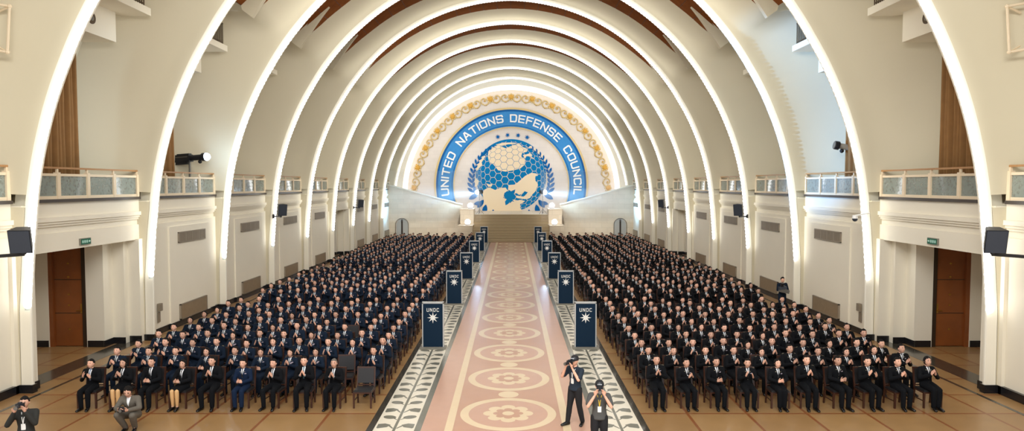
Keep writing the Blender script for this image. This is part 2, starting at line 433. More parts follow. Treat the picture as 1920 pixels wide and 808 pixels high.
for k in range(0, 11):
    pts = bulb_line(2.38 if k < 10 else 5.95); y = RZ(k)-0.005
    if k == 0:
        pts = [p for p in pts]
    vis = [p for p in pts if in_view(p[0], y, p[1])]
    indiv = sorted(vis, key=lambda p: (p[0]-0.1)**2+(p[1]-6)**2)[:0] if k == 0 else (vis if len(vis) <= 100 else [vis[int(i*len(vis)/100)] for i in range(100)])
    rest = [p for p in pts if p not in set(indiv)]
    if k == 0:
        root = empty('arch_light_strip', (0,y,0), 'row of round bulbs on the arch just outside the frame', 'light strip')
    else:
        root = empty('arch_light_strip', (0,y,0), 'row of round white bulbs lining the '+near_words[k], 'light strip', 'bulb rows on the arches')
    for p in indiv: meshobj('bulb', BN if k <= 3 else BF, root, (p[0],0,p[1]))
    if rest:
        mb = MB()
        for p in rest: mb.add([(v[0]+p[0],v[1],v[2]+p[1]) for v in BF_mb.v], BF_mb.f, 'bulb')
        o = mb.build('bulb_row', root, smooth=True); o['kind'] = 'stuff'

# side walls --------------------------------------------------------
OPEN = (1, 6)
def wallbox(mb, s, x0, x1, y0, y1, h0, h1, m='cream'): mb.box((s*x0,y0,h0),(s*x1,y1,h1),m)
def baseb(mb, s, x0, x1, y0, y1): mb.box((s*x0,y0,0),(s*x1,y1,0.24),'baseboard')
for s in (-1,1):
    wm = MB(); bb = MB()
    for k in range(0, 10):
        y0 = RZ(k)+0.45; y1 = RZ(k+1)
        # pier body behind the arch edge, down to the floor
        wallbox(wm, s, 13.9, 14.6, RZ(k)+0.01, y0, 0, 5.4)
        baseb(bb, s, 13.71, 14.2, RZ(k)-0.04, RZ(k)+0.16); baseb(bb, s, 13.87, 14.2, RZ(k)+0.1, RZ(k)+0.49)
        # gallery floor, fascia, cornice
        wallbox(wm, s, 14.2, 17.0, y0, y1, 5.0, 5.46)
        wallbox(wm, s, 14.12, 14.4, y0, y1, 4.86, 5.0)
        wallbox(wm, s, 14.17, 14.4, y0, y1, 4.78, 4.86)
        wallbox(wm, s, 14.22, 14.4, y0, y1, 4.70, 4.78)
        wallbox(wm, s, 14.28, 14.5, y0, y1, 4.5, 4.70)
        if k in OPEN:
            wallbox(wm, s, 14.22, 14.6, y0, y1, 3.92, 4.5)
            wallbox(wm, s, 14.24, 18.2, y0, y1, 3.95, 4.1)                  # soffit
            wallbox(wm, s, 14.1, 18.2, y0-0.6, y0+0.1, 0, 3.95)              # near side
            yd = y1-1.05
            wallbox(wm, s, 17.05, 18.2, yd, y1, 0, 3.95)                     # beside the door
            wallbox(wm, s, 15.0, 15.66, yd, y1, 0, 3.95); wallbox(wm, s, 15.6, 17.1, yd+0.25, y1, 0, 3.95)
            wallbox(wm, s, 14.55, 15.0, yd+0.55, y1, 0, 3.95); wallbox(wm, s, 14.1, 14.55, yd+0.8, y1, 0, 3.95)
            wallbox(wm, s, 18.0, 18.2, y0, y1, 0, 3.95)
            baseb(bb, s, 15.04, 15.62, yd-0.03, yd+0.02); baseb(bb, s, 14.97, 15.02, yd-0.03, yd+0.6)
            baseb(bb, s, 14.55, 14.99, yd+0.52, yd+0.57); baseb(bb, s, 14.08, 14.52, yd+0.77, yd+0.82)
            baseb(bb, s, 17.08, 18.0, yd-0.03, yd+0.02)
        else:
            wallbox(wm, s, 14.2, 14.6, y0, y1, 0, 4.5)
            if k > 0:
                wallbox(wm, s, 14.13, 14.2, y0+0.35, y1-0.35, 0, 4.45)
                wallbox(wm, s, 14.06, 14.13, y0+1.5, y1-1.0, 0, 4.27)
                baseb(bb, s, 14.02, 14.2, y0+1.48, y1-0.98)
            baseb(bb, s, 14.1, 14.2, y0, y1)
    # far side strip beside the stage
    wallbox(wm, s, 14.2, 14.6, RZ(10), 86, 0, 5.4)
    wallbox(wm, s, 15.98, 16.3, RZ(1)-1, RZ(10), 5.4, 12.6)
    struct(wm.build('wall_'+SIDE[s])); struct(bb.build('baseboard_'+SIDE[s]))

BAYNAME = ['nearest bay cut by the frame edge','bay with the wooden door behind the first arch','bay behind the second arch','bay behind the third arch','bay behind the fourth arch','bay behind the fifth arch','bay behind the sixth arch','bay behind the seventh arch','bay behind the eighth arch','bay behind the ninth arch']
for s in (-1,1):
    for k in range(0, 10):
        y0 = RZ(k)+0.47; y1 = RZ(k+1)-0.03; x = s*14.22
        # balustrade
        root = empty('gallery_balustrade', (x,(y0+y1)/2,5.46), 'cream balustrade with frosted panes, %s gallery, %s' % (SIDE[s], BAYNAME[k]), 'balustrade', 'gallery balustrades')
        L = (y1-y0)/2
        a = MB(); a.box((-0.10*1,-L,0),(0.12,L,0.1),'ledge'); a.build('ledge', root)
        a = MB(); a.box((-0.05,-L,0.1),(0.05,L,0.2),'frame_cream'); a.box((-0.05,-L,0.82),(0.05,L,0.90),'frame_cream')
        npn = 4
        for i in range(npn+1):
            yy = -L+(2*L-0.14)*i/npn; a.box((-0.07,yy,0.1),(0.07,yy+0.14,0.94),'frame_cream')
            a.box((-0.03,yy+0.04,0.94),(0.03,yy+0.1,1.05),'frame_cream')
        a.build('frame', root)
        for i in range(npn):
            yy = -L+(2*L-0.14)*i/npn; a = MB(); a.box((-0.012,yy+0.14,0.2),(0.012,yy+(2*L-0.14)/npn,0.82),'glass'); a.build('pane', root)
        a = MB(); a.box((-0.045,-L,1.05),(0.045,L,1.11),'rail_wood'); a.build('handrail', root)
        if k > 0 and k not in OPEN:
            yg = RZ(k)+3.85
            v = MB(); v.box((-0.03,-1.27,-0.2),(0.0,1.27,0.22),'ventdark') if False else None
            v = MB(); hw = 1.2
            v.box((-0.02,-hw,-0.2),(0.02,hw,0.2),'ventdark')
            for j in range(5): yy = -hw+2*hw*j/4; v.box((-0.035,yy-0.03,-0.22),(0.035,yy+0.03,0.22),'vent')
            for j in range(28): yy = -hw+2*hw*(j+.5)/28; v.box((-0.03,yy-0.022,-0.2),(0.03,yy+0.022,0.2),'vent')
            v.box((-0.035,-hw-0.03,0.19),(0.035,hw+0.03,0.23),'vent'); v.box((-0.035,-hw-0.03,-0.23),(0.035,hw+0.03,-0.19),'vent')
            o = v.build('wall_vent', loc=(s*14.04,yg,3.78)); tag(o, 'slatted wall vent high on the %s wall, %s' % (SIDE[s], BAYNAME[k]), 'vent', 'high wall vents')
            v = MB(); v.box((-0.03,-hw,-0.31),(0.03,hw,0.31),'bronze'); v.box((-0.04,-hw-0.03,0.29),(0.04,hw+0.03,0.33),'vent'); v.box((-0.04,-hw-0.03,-0.33),(0.04,hw+0.03,-0.29),'vent')
            for sg in (-1,1): v.box((-0.04,sg*hw-0.03,-0.33),(0.04,sg*hw+0.03,0.33),'vent')
            o = v.build('bronze_wall_plate', loc=(s*14.02,yg,0.60)); tag(o, 'bronze plate low on the %s wall, %s' % (SIDE[s], BAYNAME[k]), 'wall plate', 'low wall plates')
        # upper loft box, slab and railing
        if 1 <= k <= 4:
            ye = RZ(k+1)-1.0
            b = MB(); b.box((s*14.05,RZ(k)+0.5,11.1),(s*15.6,RZ(k+1)-1.45,12.15),'cream'); b.box((s*13.05,RZ(k)+0.5,12.15),(s*15.6,RZ(k+1)-0.95,12.42),'cream')
            struct(b.build('trim_loft_%s_%d' % (SIDE[s],k)))
            r = MB(); yy = RZ(k)+0.6
            while yy < RZ(k+1)-1.25: r.box((s*13.13-0.015,yy-0.015,12.42),(s*13.13+0.015,yy+0.015,13.35),'iron'); yy += 0.13
            r.box((s*13.13-0.03,RZ(k)+0.5,13.33),(s*13.13+0.03,RZ(k+1)-1.25,13.39),'iron'); r.box((s*13.13-0.02,RZ(k)+0.5,12.5),(s*13.13+0.02,RZ(k+1)-1.25,12.54),'iron')
            tag(r.build('loft_railing'), 'dark barred railing, high %s loft, %s' % (SIDE[s], BAYNAME[k]), 'railing', 'high loft railings')
            if k == 1:
                v = MB(); v.tube((s*14.06,22.7,11.62),(s*14.02,22.7,11.62),0.20,0.20,'iron',20); v.tube((s*14.03,22.7,11.62),(s*13.99,22.7,11.62),0.12,0.04,'grey_metal',16)
                tag(v.build('round_vent'), 'round dark vent in the high %s box above the curtain' % SIDE[s], 'vent')
        if k in (1,2):
            # curtain and window behind it
            c = MB(); yA = RZ(k)+1.6; yB = RZ(k+1)-2.26; n = 90; vs = []
            for i in range(n+1):
                yy = yA+(yB-yA)*i/n; xx = 15.45+0.13*math.sin(i*0.85)+0.04*math.sin(i*0.31+1)
                for h in (5.5, 8.0, 10.9): vs.append((s*(xx-0.42+0.02*math.sin(h+i*.2)), yy, h))
            c.add(vs, [(3*i+j,3*i+3+j,3*i+4+j,3*i+1+j) for i in range(n) for j in range(2)], 'curtain')
            o = c.build('curtain', smooth=True); md = o.modifiers.new('thick','SOLIDIFY'); md.thickness = 0.02
            tag(o, 'tall brown curtain, %s gallery, %s' % (SIDE[s], BAYNAME[k]), 'curtain', 'gallery curtains')

# doors -------------------------------------------------------------
for s in (-1,1):
    for k in OPEN:
        yd = RZ(k+1)-1.05
        d = MB(); d.box((s*15.66,yd+0.02,0),(s*15.82,yd+0.25,3.95),'doordark'); d.box((s*16.9,yd+0.02,0),(s*17.06,yd+0.25,3.95),'door')
        d.box((s*15.66,yd+0.02,3.75),(s*17.05,yd+0.25,3.95),'doordark')
        frame = d.build('door_%d' % (1+OPEN.index(k)*2+(s>0))); struct(frame)
        d = MB(); d.box((s*15.82,yd+0.10,0.02),(s*16.9,yd+0.18,3.75),'door')
        for h in (1.25,2.5): d.box((s*15.84,yd+0.092,h-0.012),(s*16.88,yd+0.11,h+0.012),'doordark')
        for h in (0.65,1.55,1.95,2.6,3.1):
            d.prism([(s*16.35-0.05,yd+0.09,h),(s*16.35,yd+0.09,h-0.035),(s*16.35+0.05,yd+0.09,h),(s*16.35,yd+0.09,h+0.035)],(0,0.02,0),'brass')
        d.build('door_leaf', frame)
        h = MB(); h.tube((s*15.9,yd+0.1,1.35),(s*15.9,yd+0.03,1.35),0.02,0.02,'brass'); h.tube((s*15.9,yd+0.03,1.35),(s*16.05,yd+0.03,1.35),0.016,0.016,'brass')
        h.box((s*15.87,yd+0.085,1.25),(s*15.93,yd+0.1,1.6),'brass'); h.build('door_handle', frame)
    # exit signs on the beam over the passage
    e = empty('exit_sign', (s*14.19,22.25,4.12), 'small green exit sign on the beam of the %s door passage' % SIDE[s], 'exit sign')
    a = MB(); a.box((-0.03,-0.27,-0.11),(0.03,0.27,0.11),'bannerbase'); a.build('housing', e)
    a = MB(); a.box((-s*0.036-0.004,-0.25,-0.09),(-s*0.036+0.004,0.25,0.09),'exitgreen')
    xf = -s*0.042
    for j, yy in enumerate((-0.17,-0.06,0.05)):
        for (dy,dz,w_,h_) in ((0,0.035,0.07,0.014),(0,-0.035,0.07,0.014),(-0.028,0,0.012,0.08),(0.028,0,0.012,0.08),(0,0,0.06,0.012)):
            a.box((xf-0.003,yy+dy-w_/2,dz-h_/2),(xf+0.003,yy+dy+w_/2,dz+h_/2),'exitwhite')
    a.prism([(xf,0.13,0),(xf,0.17,0.045),(xf,0.17,0.015),(xf,0.22,0.015),(xf,0.22,-0.015),(xf,0.17,-0.015),(xf,0.17,-0.045)],(0.003,0,0),'exitwhite')
    a.build('sign_face', e)

# ------------------------------------------------------------------ stage end
YE = 85.6
mb = MB(); mb.box((-17,YE,0),(17,YE+0.4,20),'end_stone'); mb2 = mb
struct(mb.build('wall_end'))
mb = MB()   # moulded arch band framing the end wall, beside the lit cove
def circ_band(mb, r0, r1, y0, y1, hc, a0, a1, m, n=96, cx=0):
    vs = []
    for i in range(n+1):
        a = math.radians(a0+(a1-a0)*i/n)
        for (r,y) in ((r0,y0),(r1,y0),(r1,y1),(r0,y1)): vs.append((cx+r*math.cos(a), y, hc+r*math.sin(a)))
    fs = []
    for i in range(n):
        for j in range(4): fs.append((4*i+j,4*i+(j+1)%4,4*i+4+(j+1)%4,4*i+4+j))
    fs += [(0,1,2,3),(4*n+3,4*n+2,4*n+1,4*n)]
    mb.add(vs, fs, m)
circ_band(mb, 13.75, 17.5, 84.2, YE, 4.8, -2, 182, 'cream')
struct(mb.build('trim_end_arch', smooth=False))
mb = MB(); circ_band(mb, 13.15, 13.7, 84.3, 84.5, 4.8, 0.5, 179.5, 'cove')
tag(mb.build('cove_light'), 'broad smooth band of white light framing the end wall', 'cove light')
# gold scroll frieze
fr = empty('gold_frieze', (0,YE-0.05,4.75), 'gold scrollwork frieze curving around the blue emblem', 'frieze')
NR = 15
def arc_tube(mb, pts, r, m):
    mb.path([(p[0],0,p[1]) for p in pts], r, m, 5)
RG = 12.45
for i in range(NR):
    a = math.radians(4+172*i/(NR-1)); c = (RG*math.cos(a), RG*math.sin(a))
    m_ = MB(); 
    m_.ell((c[0],-0.02,c[1]), (0.30,0.10,0.30), 'gold', 12, 6)
    for q in range(8):
        b = 2*PI*q/8; m_.ell((c[0]+0.36*math.cos(b),0,c[1]+0.36*math.sin(b)), (0.13,0.06,0.13), 'palegold', 8, 5)
    m_.build('rosette', fr, smooth=True)
for i in range(NR-1):
    m_ = MB()
    for half in (0,1):
        amid = math.radians(4+172*(i+0.30+0.40*half)/(NR-1)); c = (RG*math.cos(amid), RG*math.sin(amid)); sg = 1 if half else -1
        pts = []
        for q in range(22):
            t = q/21; th = amid+sg*(2.0+t*7.2); rr = 0.56*(1-t)+0.08
            pts.append((c[0]+rr*math.cos(th), c[1]+rr*math.sin(th)))
        arc_tube(m_, pts, 0.085, 'palegold')
        m_.ell((c[0],-0.02,c[1]), (0.10,0.07,0.10), 'gold', 8, 5)
        for q in range(3):
            th = amid+sg*(1.2+q*0.9); m_.ell((c[0]+0.58*math.cos(th),0,c[1]+0.58*math.sin(th)), (0.10,0.05,0.16), 'gold', 7, 5, Matrix.Rotation(-th,3,'Y'))
    m_.build('scroll', fr, smooth=True)

# emblem ------------------------------------------------------------
EC = (0.0, 6.0)     # ring centre (X, H)
em = empty('council_emblem', (0,YE,0), 'large round blue emblem with globe, laurel and ring of white lettering', 'emblem')
a = MB(); circ_band(a, 7.42, 9.62, -0.16, 0.0, 6.0, -35, 215, 'ringblue')
circ_band(a, 7.55, 7.63, -0.175, -0.16, 6.0, -35, 215, 'ringblue2'); circ_band(a, 9.38, 9.62, -0.175, -0.16, 6.0, -35, 215, 'ringblue2')
a.build('ring', em)
a = MB(); circ_band(a, 9.62, 9.86, -0.24, 0.0, 6.0, -35, 215, 'palegold'); circ_band(a, 7.30, 7.42, -0.22, 0.0, 6.0, -35, 215, 'palegold'); a.build('rim', em)
# glyphs: polylines on a 1x1 cell
def rr(x0,y0,x1,y1,c=0.2):
    return [(x0+c,y0),(x1-c,y0),(x1-c*.3,y0+c*.3),(x1,y0+c),(x1,y1-c),(x1-c*.3,y1-c*.3),(x1-c,y1),(x0+c,y1),(x0+c*.3,y1-c*.3),(x0,y1-c),(x0,y0+c),(x0+c*.3,y0+c*.3),(x0+c,y0)]
G = {
 'U': ([[(0,1),(0,.2),(.06,.06),(.2,0),(.8,0),(.94,.06),(1,.2),(1,1)]],1),
 'N': ([[(0,0),(0,1),(1,0),(1,1)]],1),
 'I': ([[(0,0),(0,1)]],0.0),
 'T': ([[(0,1),(1,1)],[(.5,1),(.5,0)]],1),
 'E': ([[(1,1),(0,1),(0,0),(1,0)],[(0,.5),(.92,.5)]],0.92),
 'D': ([[(0,0),(0,1),(.75,1),(.93,.93),(1,.75),(1,.25),(.93,.07),(.75,0),(0,0)]],1),
 'A': ([[(0,0),(.42,1),(.58,1),(1,0)],[(.17,.33),(.83,.33)]],1.05),
 'O': ([rr(0,0,1,1)],1.05),
 'S': ([[(1,.85),(.94,.95),(.85,1),(.15,1),(.05,.94),(0,.85),(0,.65),(.05,.55),(.15,.5),(.85,.5),(.95,.45),(1,.35),(1,.15),(.94,.05),(.85,0),(.15,0),(.05,.05),(0,.15)]],1),
 'F': ([[(1,1),(0,1),(0,0)],[(0,.5),(.9,.5)]],0.9),
 'C': ([[(1,.85),(.93,.95),(.8,1),(.2,1),(.06,.94),(0,.8),(0,.2),(.06,.06),(.2,0),(.8,0),(.93,.05),(1,.15)]],1),
 'L': ([[(0,1),(0,0),(.95,0)]],0.85),
}
def stroke2d(p, q, t, sub=1):
    """rectangle strip from p to q with half thickness t"""
    p = np.array(p,float); q = np.array(q,float); d = q-p; L = np.hypot(*d); d = d/L; n = np.array((-d[1],d[0]))*t
    p2 = p-d*t; q2 = q+d*t; out = []
    for i in range(sub):
        a = p2+(q2-p2)*i/sub; b = p2+(q2-p2)*(i+1)/sub; out.append([a+n,b+n,b-n,a-n])
    return out
def text_quads(word, W, H, t, gap):
    """list of quads in (u along, v up); returns quads,total width"""
    quads = []; x = 0
    for ch in word:
        pl, wd = G[ch]; ww = W*(wd if wd else 0.0)
        for line in pl:
            pts = [(x+px*ww if wd else x, py*H) for px,py in line]
            for p, q in zip(pts[:-1], pts[1:]): quads += stroke2d(p, q, t, 3 if abs(p[0]-q[0]) > 0.3*W else 1)
        x += ww+gap+2*t
    return quads, x-gap-2*t
a = MB(); RL = 8.02; HL = 0.98
for word, d0, d1 in (('UNITED',188.5,151.5),('NATIONS',142,97.5),('DEFENSE',90.5,43.5),('COUNCIL',34.5,-8)):
    quads, tot = text_quads(word, 0.66, HL-0.14, 0.085, 0.15)
    for qi, q in enumerate(quads):
        vs = []; yq = -0.19-0.0012*qi
        for (u,v) in q:
            ang = math.radians(d0+(d1-d0)*u/tot); r = RL+0.07+v; vs.append((r*math.cos(ang), yq, 6.0+r*math.sin(ang)))
        a.add(vs+[(x,-0.165,z) for x,_,z in vs], [(0,1,2,3),(7,6,5,4),(0,4,5,1),(1,5,6,2),(2,6,7,3),(3,7,4,0)], 'white')
a.build('lettering', em, merge=False)
def px2(cx, cy):    # from the traced emblem outline (crop px) to metres on the wall plane
    px = 840+cx/4.367; py = 225+cy/4.367
    return ((px-960.5)/14.6, 6.0+(347.5-py)/14.6)
def sh_clip(sub, clip):
    out = [tuple(p) for p in sub]; n = len(clip)
    area = sum(clip[i][0]*clip[(i+1)%n][1]-clip[(i+1)%n][0]*clip[i][1] for i in range(n))
    cl = clip if area > 0 else clip[::-1]
    for i in range(n):
        a_, b_ = cl[i], cl[(i+1)%n]; inp = out; out = []
        if not inp: break
        ins = lambda p: (b_[0]-a_[0])*(p[1]-a_[1])-(b_[1]-a_[1])*(p[0]-a_[0]) >= 0
        for j in range(len(inp)):
            p, q = inp[j-1], inp[j]; ip, iq = ins(p), ins(q)
            if ip != iq:
                d1 = (b_[0]-a_[0])*(p[1]-a_[1])-(b_[1]-a_[1])*(p[0]-a_[0]); d2 = (b_[0]-a_[0])*(q[1]-a_[1])-(b_[1]-a_[1])*(q[0]-a_[0])
                t = d1/(d1-d2); out.append((p[0]+(q[0]-p[0])*t, p[1]+(q[1]-p[1])*t))
            if iq: out.append(q)
    return out
_cnt = [0]
def flat(mb, pts, y, m, th=0.012):
    _cnt[0] += 1; y -= 0.0002*(_cnt[0] % 40)
    if len(pts) < 3: return
    mb.prism([(p[0],y,p[1]) for p in pts], (0,th,0), m)
cap = [px2(*p) for p in [(340,260),(370,225),(420,210),(480,235),(530,215),(590,195),(620,225),(660,240),(655,262),(615,275),(608,300),(640,330),(635,370),(600,400),(540,415),(480,425),(420,415),(400,390),(380,365),(345,345),(335,300)]]
lands = [[(505,535),(560,530),(600,495),(640,460),(690,435),(730,440),(745,455),(725,475),(724,500),(740,515),(745,535),(730,570),(720,590),(700,610),(680,640),(655,650),(610,640),(640,620),(655,590),(635,585),(620,605),(590,615),(570,600),(552,605),(560,570),(525,585),(500,570)],
 [(310,570),(350,555),(395,575),(430,560),(480,555),(498,580),(470,600),(462,640),(490,650),(480,690),(520,680),(545,655),(580,660),(600,655),(640,665),(620,680),(600,690),(600,720),(615,745),(612,790),(230,790),(250,740),(300,735),(285,690),(300,650),(290,600)],
 [(812,430),(835,445),(850,480),(858,520),(852,560),(832,552),(815,530),(822,500),(808,470)],
 [(245,350),(300,290),(318,300),(285,350),(290,370),(262,400),(245,420),(232,400)],
 [(215,500),(240,480),(262,500),(250,540),(225,560),(205,530)],
 [(320,520),(350,530),(372,520),(368,545),(340,550)],
 [(640,225),(690,240),(735,275),(770,330),(800,345),(815,340),(790,290),(740,245),(690,215)],
 [(620,290),(650,285),(680,275),(700,290),(690,300),(715,325),(700,320),(680,300),(650,300),(640,320)],
 [(400,205),(460,190),(520,188),(570,192),(560,200),(500,203),(440,215)],
 [(565,620),(620,628),(660,640),(640,650),(600,645),(570,640)],
]
gc = px2(525,462); GR = 4.5; lc = px2(525,505)
globe = MB()
disc_pts = [(gc[0]+GR*math.cos(2*PI*i/64), gc[1]+GR*math.sin(2*PI*i/64)) for i in range(64)]
disc_pts = [p for p in disc_pts if p[1] > 1.6]
flat(globe, disc_pts, -0.03, 'land', 0.03)
capm = MB(); flat(capm, cap, -0.065, 'blue', 0.012)
hexr = 0.93/math.sqrt(3)
rot = math.radians(4)
def bulge(x, y):
    r = math.hypot(x,y); 
    if r < 1e-6: return x, y
    R2 = GR*1.02; t = min(r/R2, 1.5); f = R2*math.sin(min(t,PI/2))/r*1.02
    return x*f, y*f
for i in range(-9,10):
    for j in range(-9,10):
        cx = hexr*1.5*i; cy = 0.93*(j+0.5*(i%2))
        if math.hypot(cx,cy) > GR*1.6: continue
        def hx(rad):
            out = []
            for q in range(6):
                a_ = PI*q/3; x = cx+rad*math.cos(a_); y = cy+rad*math.sin(a_)
                x, y = x*math.cos(rot)-y*math.sin(rot), x*math.sin(rot)+y*math.cos(rot)
                x, y = bulge(x, y); out.append((gc[0]+x, gc[1]+y))
            return out
        h = hx(hexr*0.925); c2 = sh_clip(h, disc_pts)
        flat(globe, c2, -0.045, 'blue')
        c3 = sh_clip(cap, hx(hexr*0.95))
        flat(capm, c3, -0.08, 'land')
circ = MB(); circ_band(circ, GR, GR+0.22, -0.05, 0.0, gc[1], 28, 152, 'blue', 64, gc[0])
gl = globe.build('globe', em); capm.build('ice_cap', gl)
lm = MB()
for L in lands: flat(lm, [px2(*p) for p in L], -0.062, 'land')
for L in ([(470,600),(500,585),(550,590),(545,625),(520,640),(550,670),(520,665),(500,690),(480,700),(475,670),(490,650),(472,635)],[(620,600),(640,590),(662,592),(648,612),(625,610)],[(724,462),(748,458),(750,480),(735,500),(722,485)]):
    flat(lm, [px2(*p) for p in L], -0.078, 'blue')
lm.build('continents', gl); circ.build('globe_rim', gl)
# laurel and stars
def leaf(mb, c, ang, L, W, y=-0.09, m='leafblue'):
    pts = []
    for i in range(9):
        t = i/8; pts.append((t*L, W*math.sin(PI*t)**0.8))
    pts += [(p[0],-p[1]) for p in pts[-2:0:-1]]
    ca, sa = math.cos(ang), math.sin(ang)
    flat(mb, [(c[0]+p[0]*ca-p[1]*sa, c[1]+p[0]*sa+p[1]*ca) for p in pts], y, m)
for s in (-1,1):
    lv = MB()
    for i in range(12):
        d = 197-i*7.2; r = 4.97; sz = 1.0-0.055*i
        if i > 10: sz *= .8
        aa = math.radians(d if s < 0 else 180-d); c = (lc[0]+r*math.cos(aa), lc[1]+r*math.sin(aa)); tang = aa-s*(-1)*0 
        up = aa + (-PI/2 if s < 0 else PI/2)
        leaf(lv, c, up+(0.62 if s < 0 else -0.62), 1.05*sz, 0.20*sz); leaf(lv, c, up+(-0.42 if s < 0 else 0.42), 0.85*sz, 0.17*sz)
    pts = [(lc[0]+(4.94)*math.cos(math.radians(d if s < 0 else 180-d)), -0.08, lc[1]+(4.94)*math.sin(math.radians(d if s < 0 else 180-d))) for d in range(120,206,4)]
    lv.path(pts, 0.05, 'leafblue', 4)
    for (x,y,an,L,W) in (((180,650,0.5,1.4,.3)),((250,720,0.9,1.3,.3)),((300,780,1.35,1.4,.32)),((375,790,1.5,0.9,.2)),((220,690,0.2,1.1,.25))):
        c = px2(x if s < 0 else 1050-x, y); leaf(lv, c, an if s < 0 else PI-an, L, W)
    lv.build('laurel_branch', em)
def star(mb, c, R, r, n, y, m, th=0.015, flip=None):
    pts = [(c[0]+(R if i%2==0 else r)*math.sin(PI*i/n), c[1]+(R if i%2==0 else r)*math.cos(PI*i/n)) for i in range(2*n)]
    flat(mb, pts, y, m, th)
for (x,y) in ((417,143),(497,128),(582,130),(656,146)):
    a = MB(); star(a, px2(x,y), 0.34, 0.14, 8, -0.04, 'leafblue', 0.03); a.build('star', em)

# stairs, platform, cheek walls --------------------------------------
mb = MB()
for i in range(18):
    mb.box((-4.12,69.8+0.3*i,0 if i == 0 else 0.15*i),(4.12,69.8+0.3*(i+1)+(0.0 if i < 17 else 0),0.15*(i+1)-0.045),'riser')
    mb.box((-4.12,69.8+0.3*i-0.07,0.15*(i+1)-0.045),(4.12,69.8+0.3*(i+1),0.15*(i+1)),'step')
struct(mb.build('floor_stairs'))
mb = MB(); mb.box((-5.6,75.2,0),(5.6,77.0,2.7),'marble'); mb.box((-14.6,76.95,0),(14.6,YE,2.7),'marble'); struct(mb.build('floor_stage'))
for s in (-1,1):
    mb = MB()
    mb.box((s*4.12,70.2,0),(s*5.6,73.2,1.66),'marble'); mb.box((s*4.05,70.15,1.66),(s*5.65,73.25,1.74),'marble')
    mb.box((s*4.12,73.2,0),(s*5.6,76.6,3.3),'marble'); mb.box((s*4.05,73.15,3.3),(s*5.65,76.65,3.38),'marble')
    # long side wall with the sweeping parapet
    prof = [(5.6,3.75),(6.2,3.85),(7.0,4.1),(8.4,4.42),(10.0,4.85),(12.0,5.4),(13.5,5.82),(14.3,5.95)]
    pts = [(s*5.6,76.6,0),(s*14.3,76.6,0)]+[(s*x,76.6,h) for x,h in prof[::-1]]
    dx, w2, h2 = 13.55*1, 0.62, 2.2          # arched doorway recess
    mb.prism(pts, (0,0.5,0), 'marble')
    for (xa,ha),(xb,hb) in zip(prof[:-1],prof[1:]):
        mb.prism([(s*xa,76.5,ha),(s*xb,76.5,hb),(s*xb,76.5,hb+0.12),(s*xa,76.5,ha+0.12)],(0,0.7,0),'cream')
    struct(mb.build('wall_stage_'+SIDE[s]))
    # arched side door
    d = MB(); cx = s*12.55; n = 14
    arc = [(cx+0.66*math.cos(PI*i/n), 76.55, 1.45+0.66*math.sin(PI*i/n)) for i in range(n+1)]
    d.prism([(cx+0.66,76.55,0)]+arc+[(cx-0.66,76.55,0)], (0,0.06,0), 'side_door')
    arc2 = [(cx+0.74*math.cos(PI*i/n), 76.5, 1.45+0.74*math.sin(PI*i/n)) for i in range(n+1)]
    pth = [(cx+0.74,76.5,0)]+arc2+[(cx-0.74,76.5,0)]; d.path(pth, 0.035, 'ventdark', 6)
    fr2 = d.build('door_%d' % (5+(s>0))); struct(fr2)
    d = MB(); d.box((cx-0.09,76.49,0),(cx+0.09,76.56,2.05),'doordark'); d.build('door_post', fr2)
    # globe lamps
    for (xx,yy,hh,wd) in ((s*4.62,70.8,1.74,'low front'),(s*4.55,74.4,3.38,'high rear')):
        l = empty('globe_lamp', (xx,yy,hh), 'white globe lamp on the %s pedestal at the %s of the stairs' % (wd, SIDE[s]), 'lamp', 'globe lamps by the stairs')
        b = MB(); b.tube((0,0,0),(0,0,0.1),0.26,0.22,'ventdark',14); b.build('lamp_base', l)
        b = MB(); b.ell((0,0,0.34),0.30,'lampglow',16,10); b.build('globe', l, smooth=True)
    # stage spotlights on stands
    fl = empty('stage_spotlight', (s*3.6,75.75,2.7), 'bright blue-white spotlight on a stand before the %s half of the emblem' % SIDE[s], 'spotlight')
    b = MB(); b.tube((0,0,0.1),(0,0,2.2),0.04,0.03,'grey_metal')
    for q in range(3): an = 2*PI*q/3+.3; b.tube((0,0,0.6),(0.5*math.cos(an),0.5*math.sin(an),0.02),0.02,0.02,'grey_metal')
    b.build('stand', fl)
    dirv = Vector((s*0.85,-0.45,-0.12)).normalized(); c = Vector((0,0,2.5))
    b = MB(); b.tube(c-dirv*0.35, c+dirv*0.2, 0.22, 0.27, 'black', 16); b.build('lamp_head', fl)
    b = MB(); b.ell(c+dirv*0.22, 0.26, 'spotglow', 16, 10); b.build('lens', fl)
    spot('stage_spot_'+SIDE[s], Vector((s*3.6,75.75,5.2))+dirv*0.62, (s*12.2,74.3,4.35), 13000, (0.32,0.62,1.0), 34, 0.9)
    spot('stage_glow_'+SIDE[s], Vector((s*3.6,75.75,5.2))+dirv*0.62, (s*9.5,76.6,4.2), 1600, (0.4,0.7,1.0), 80, 0.9)

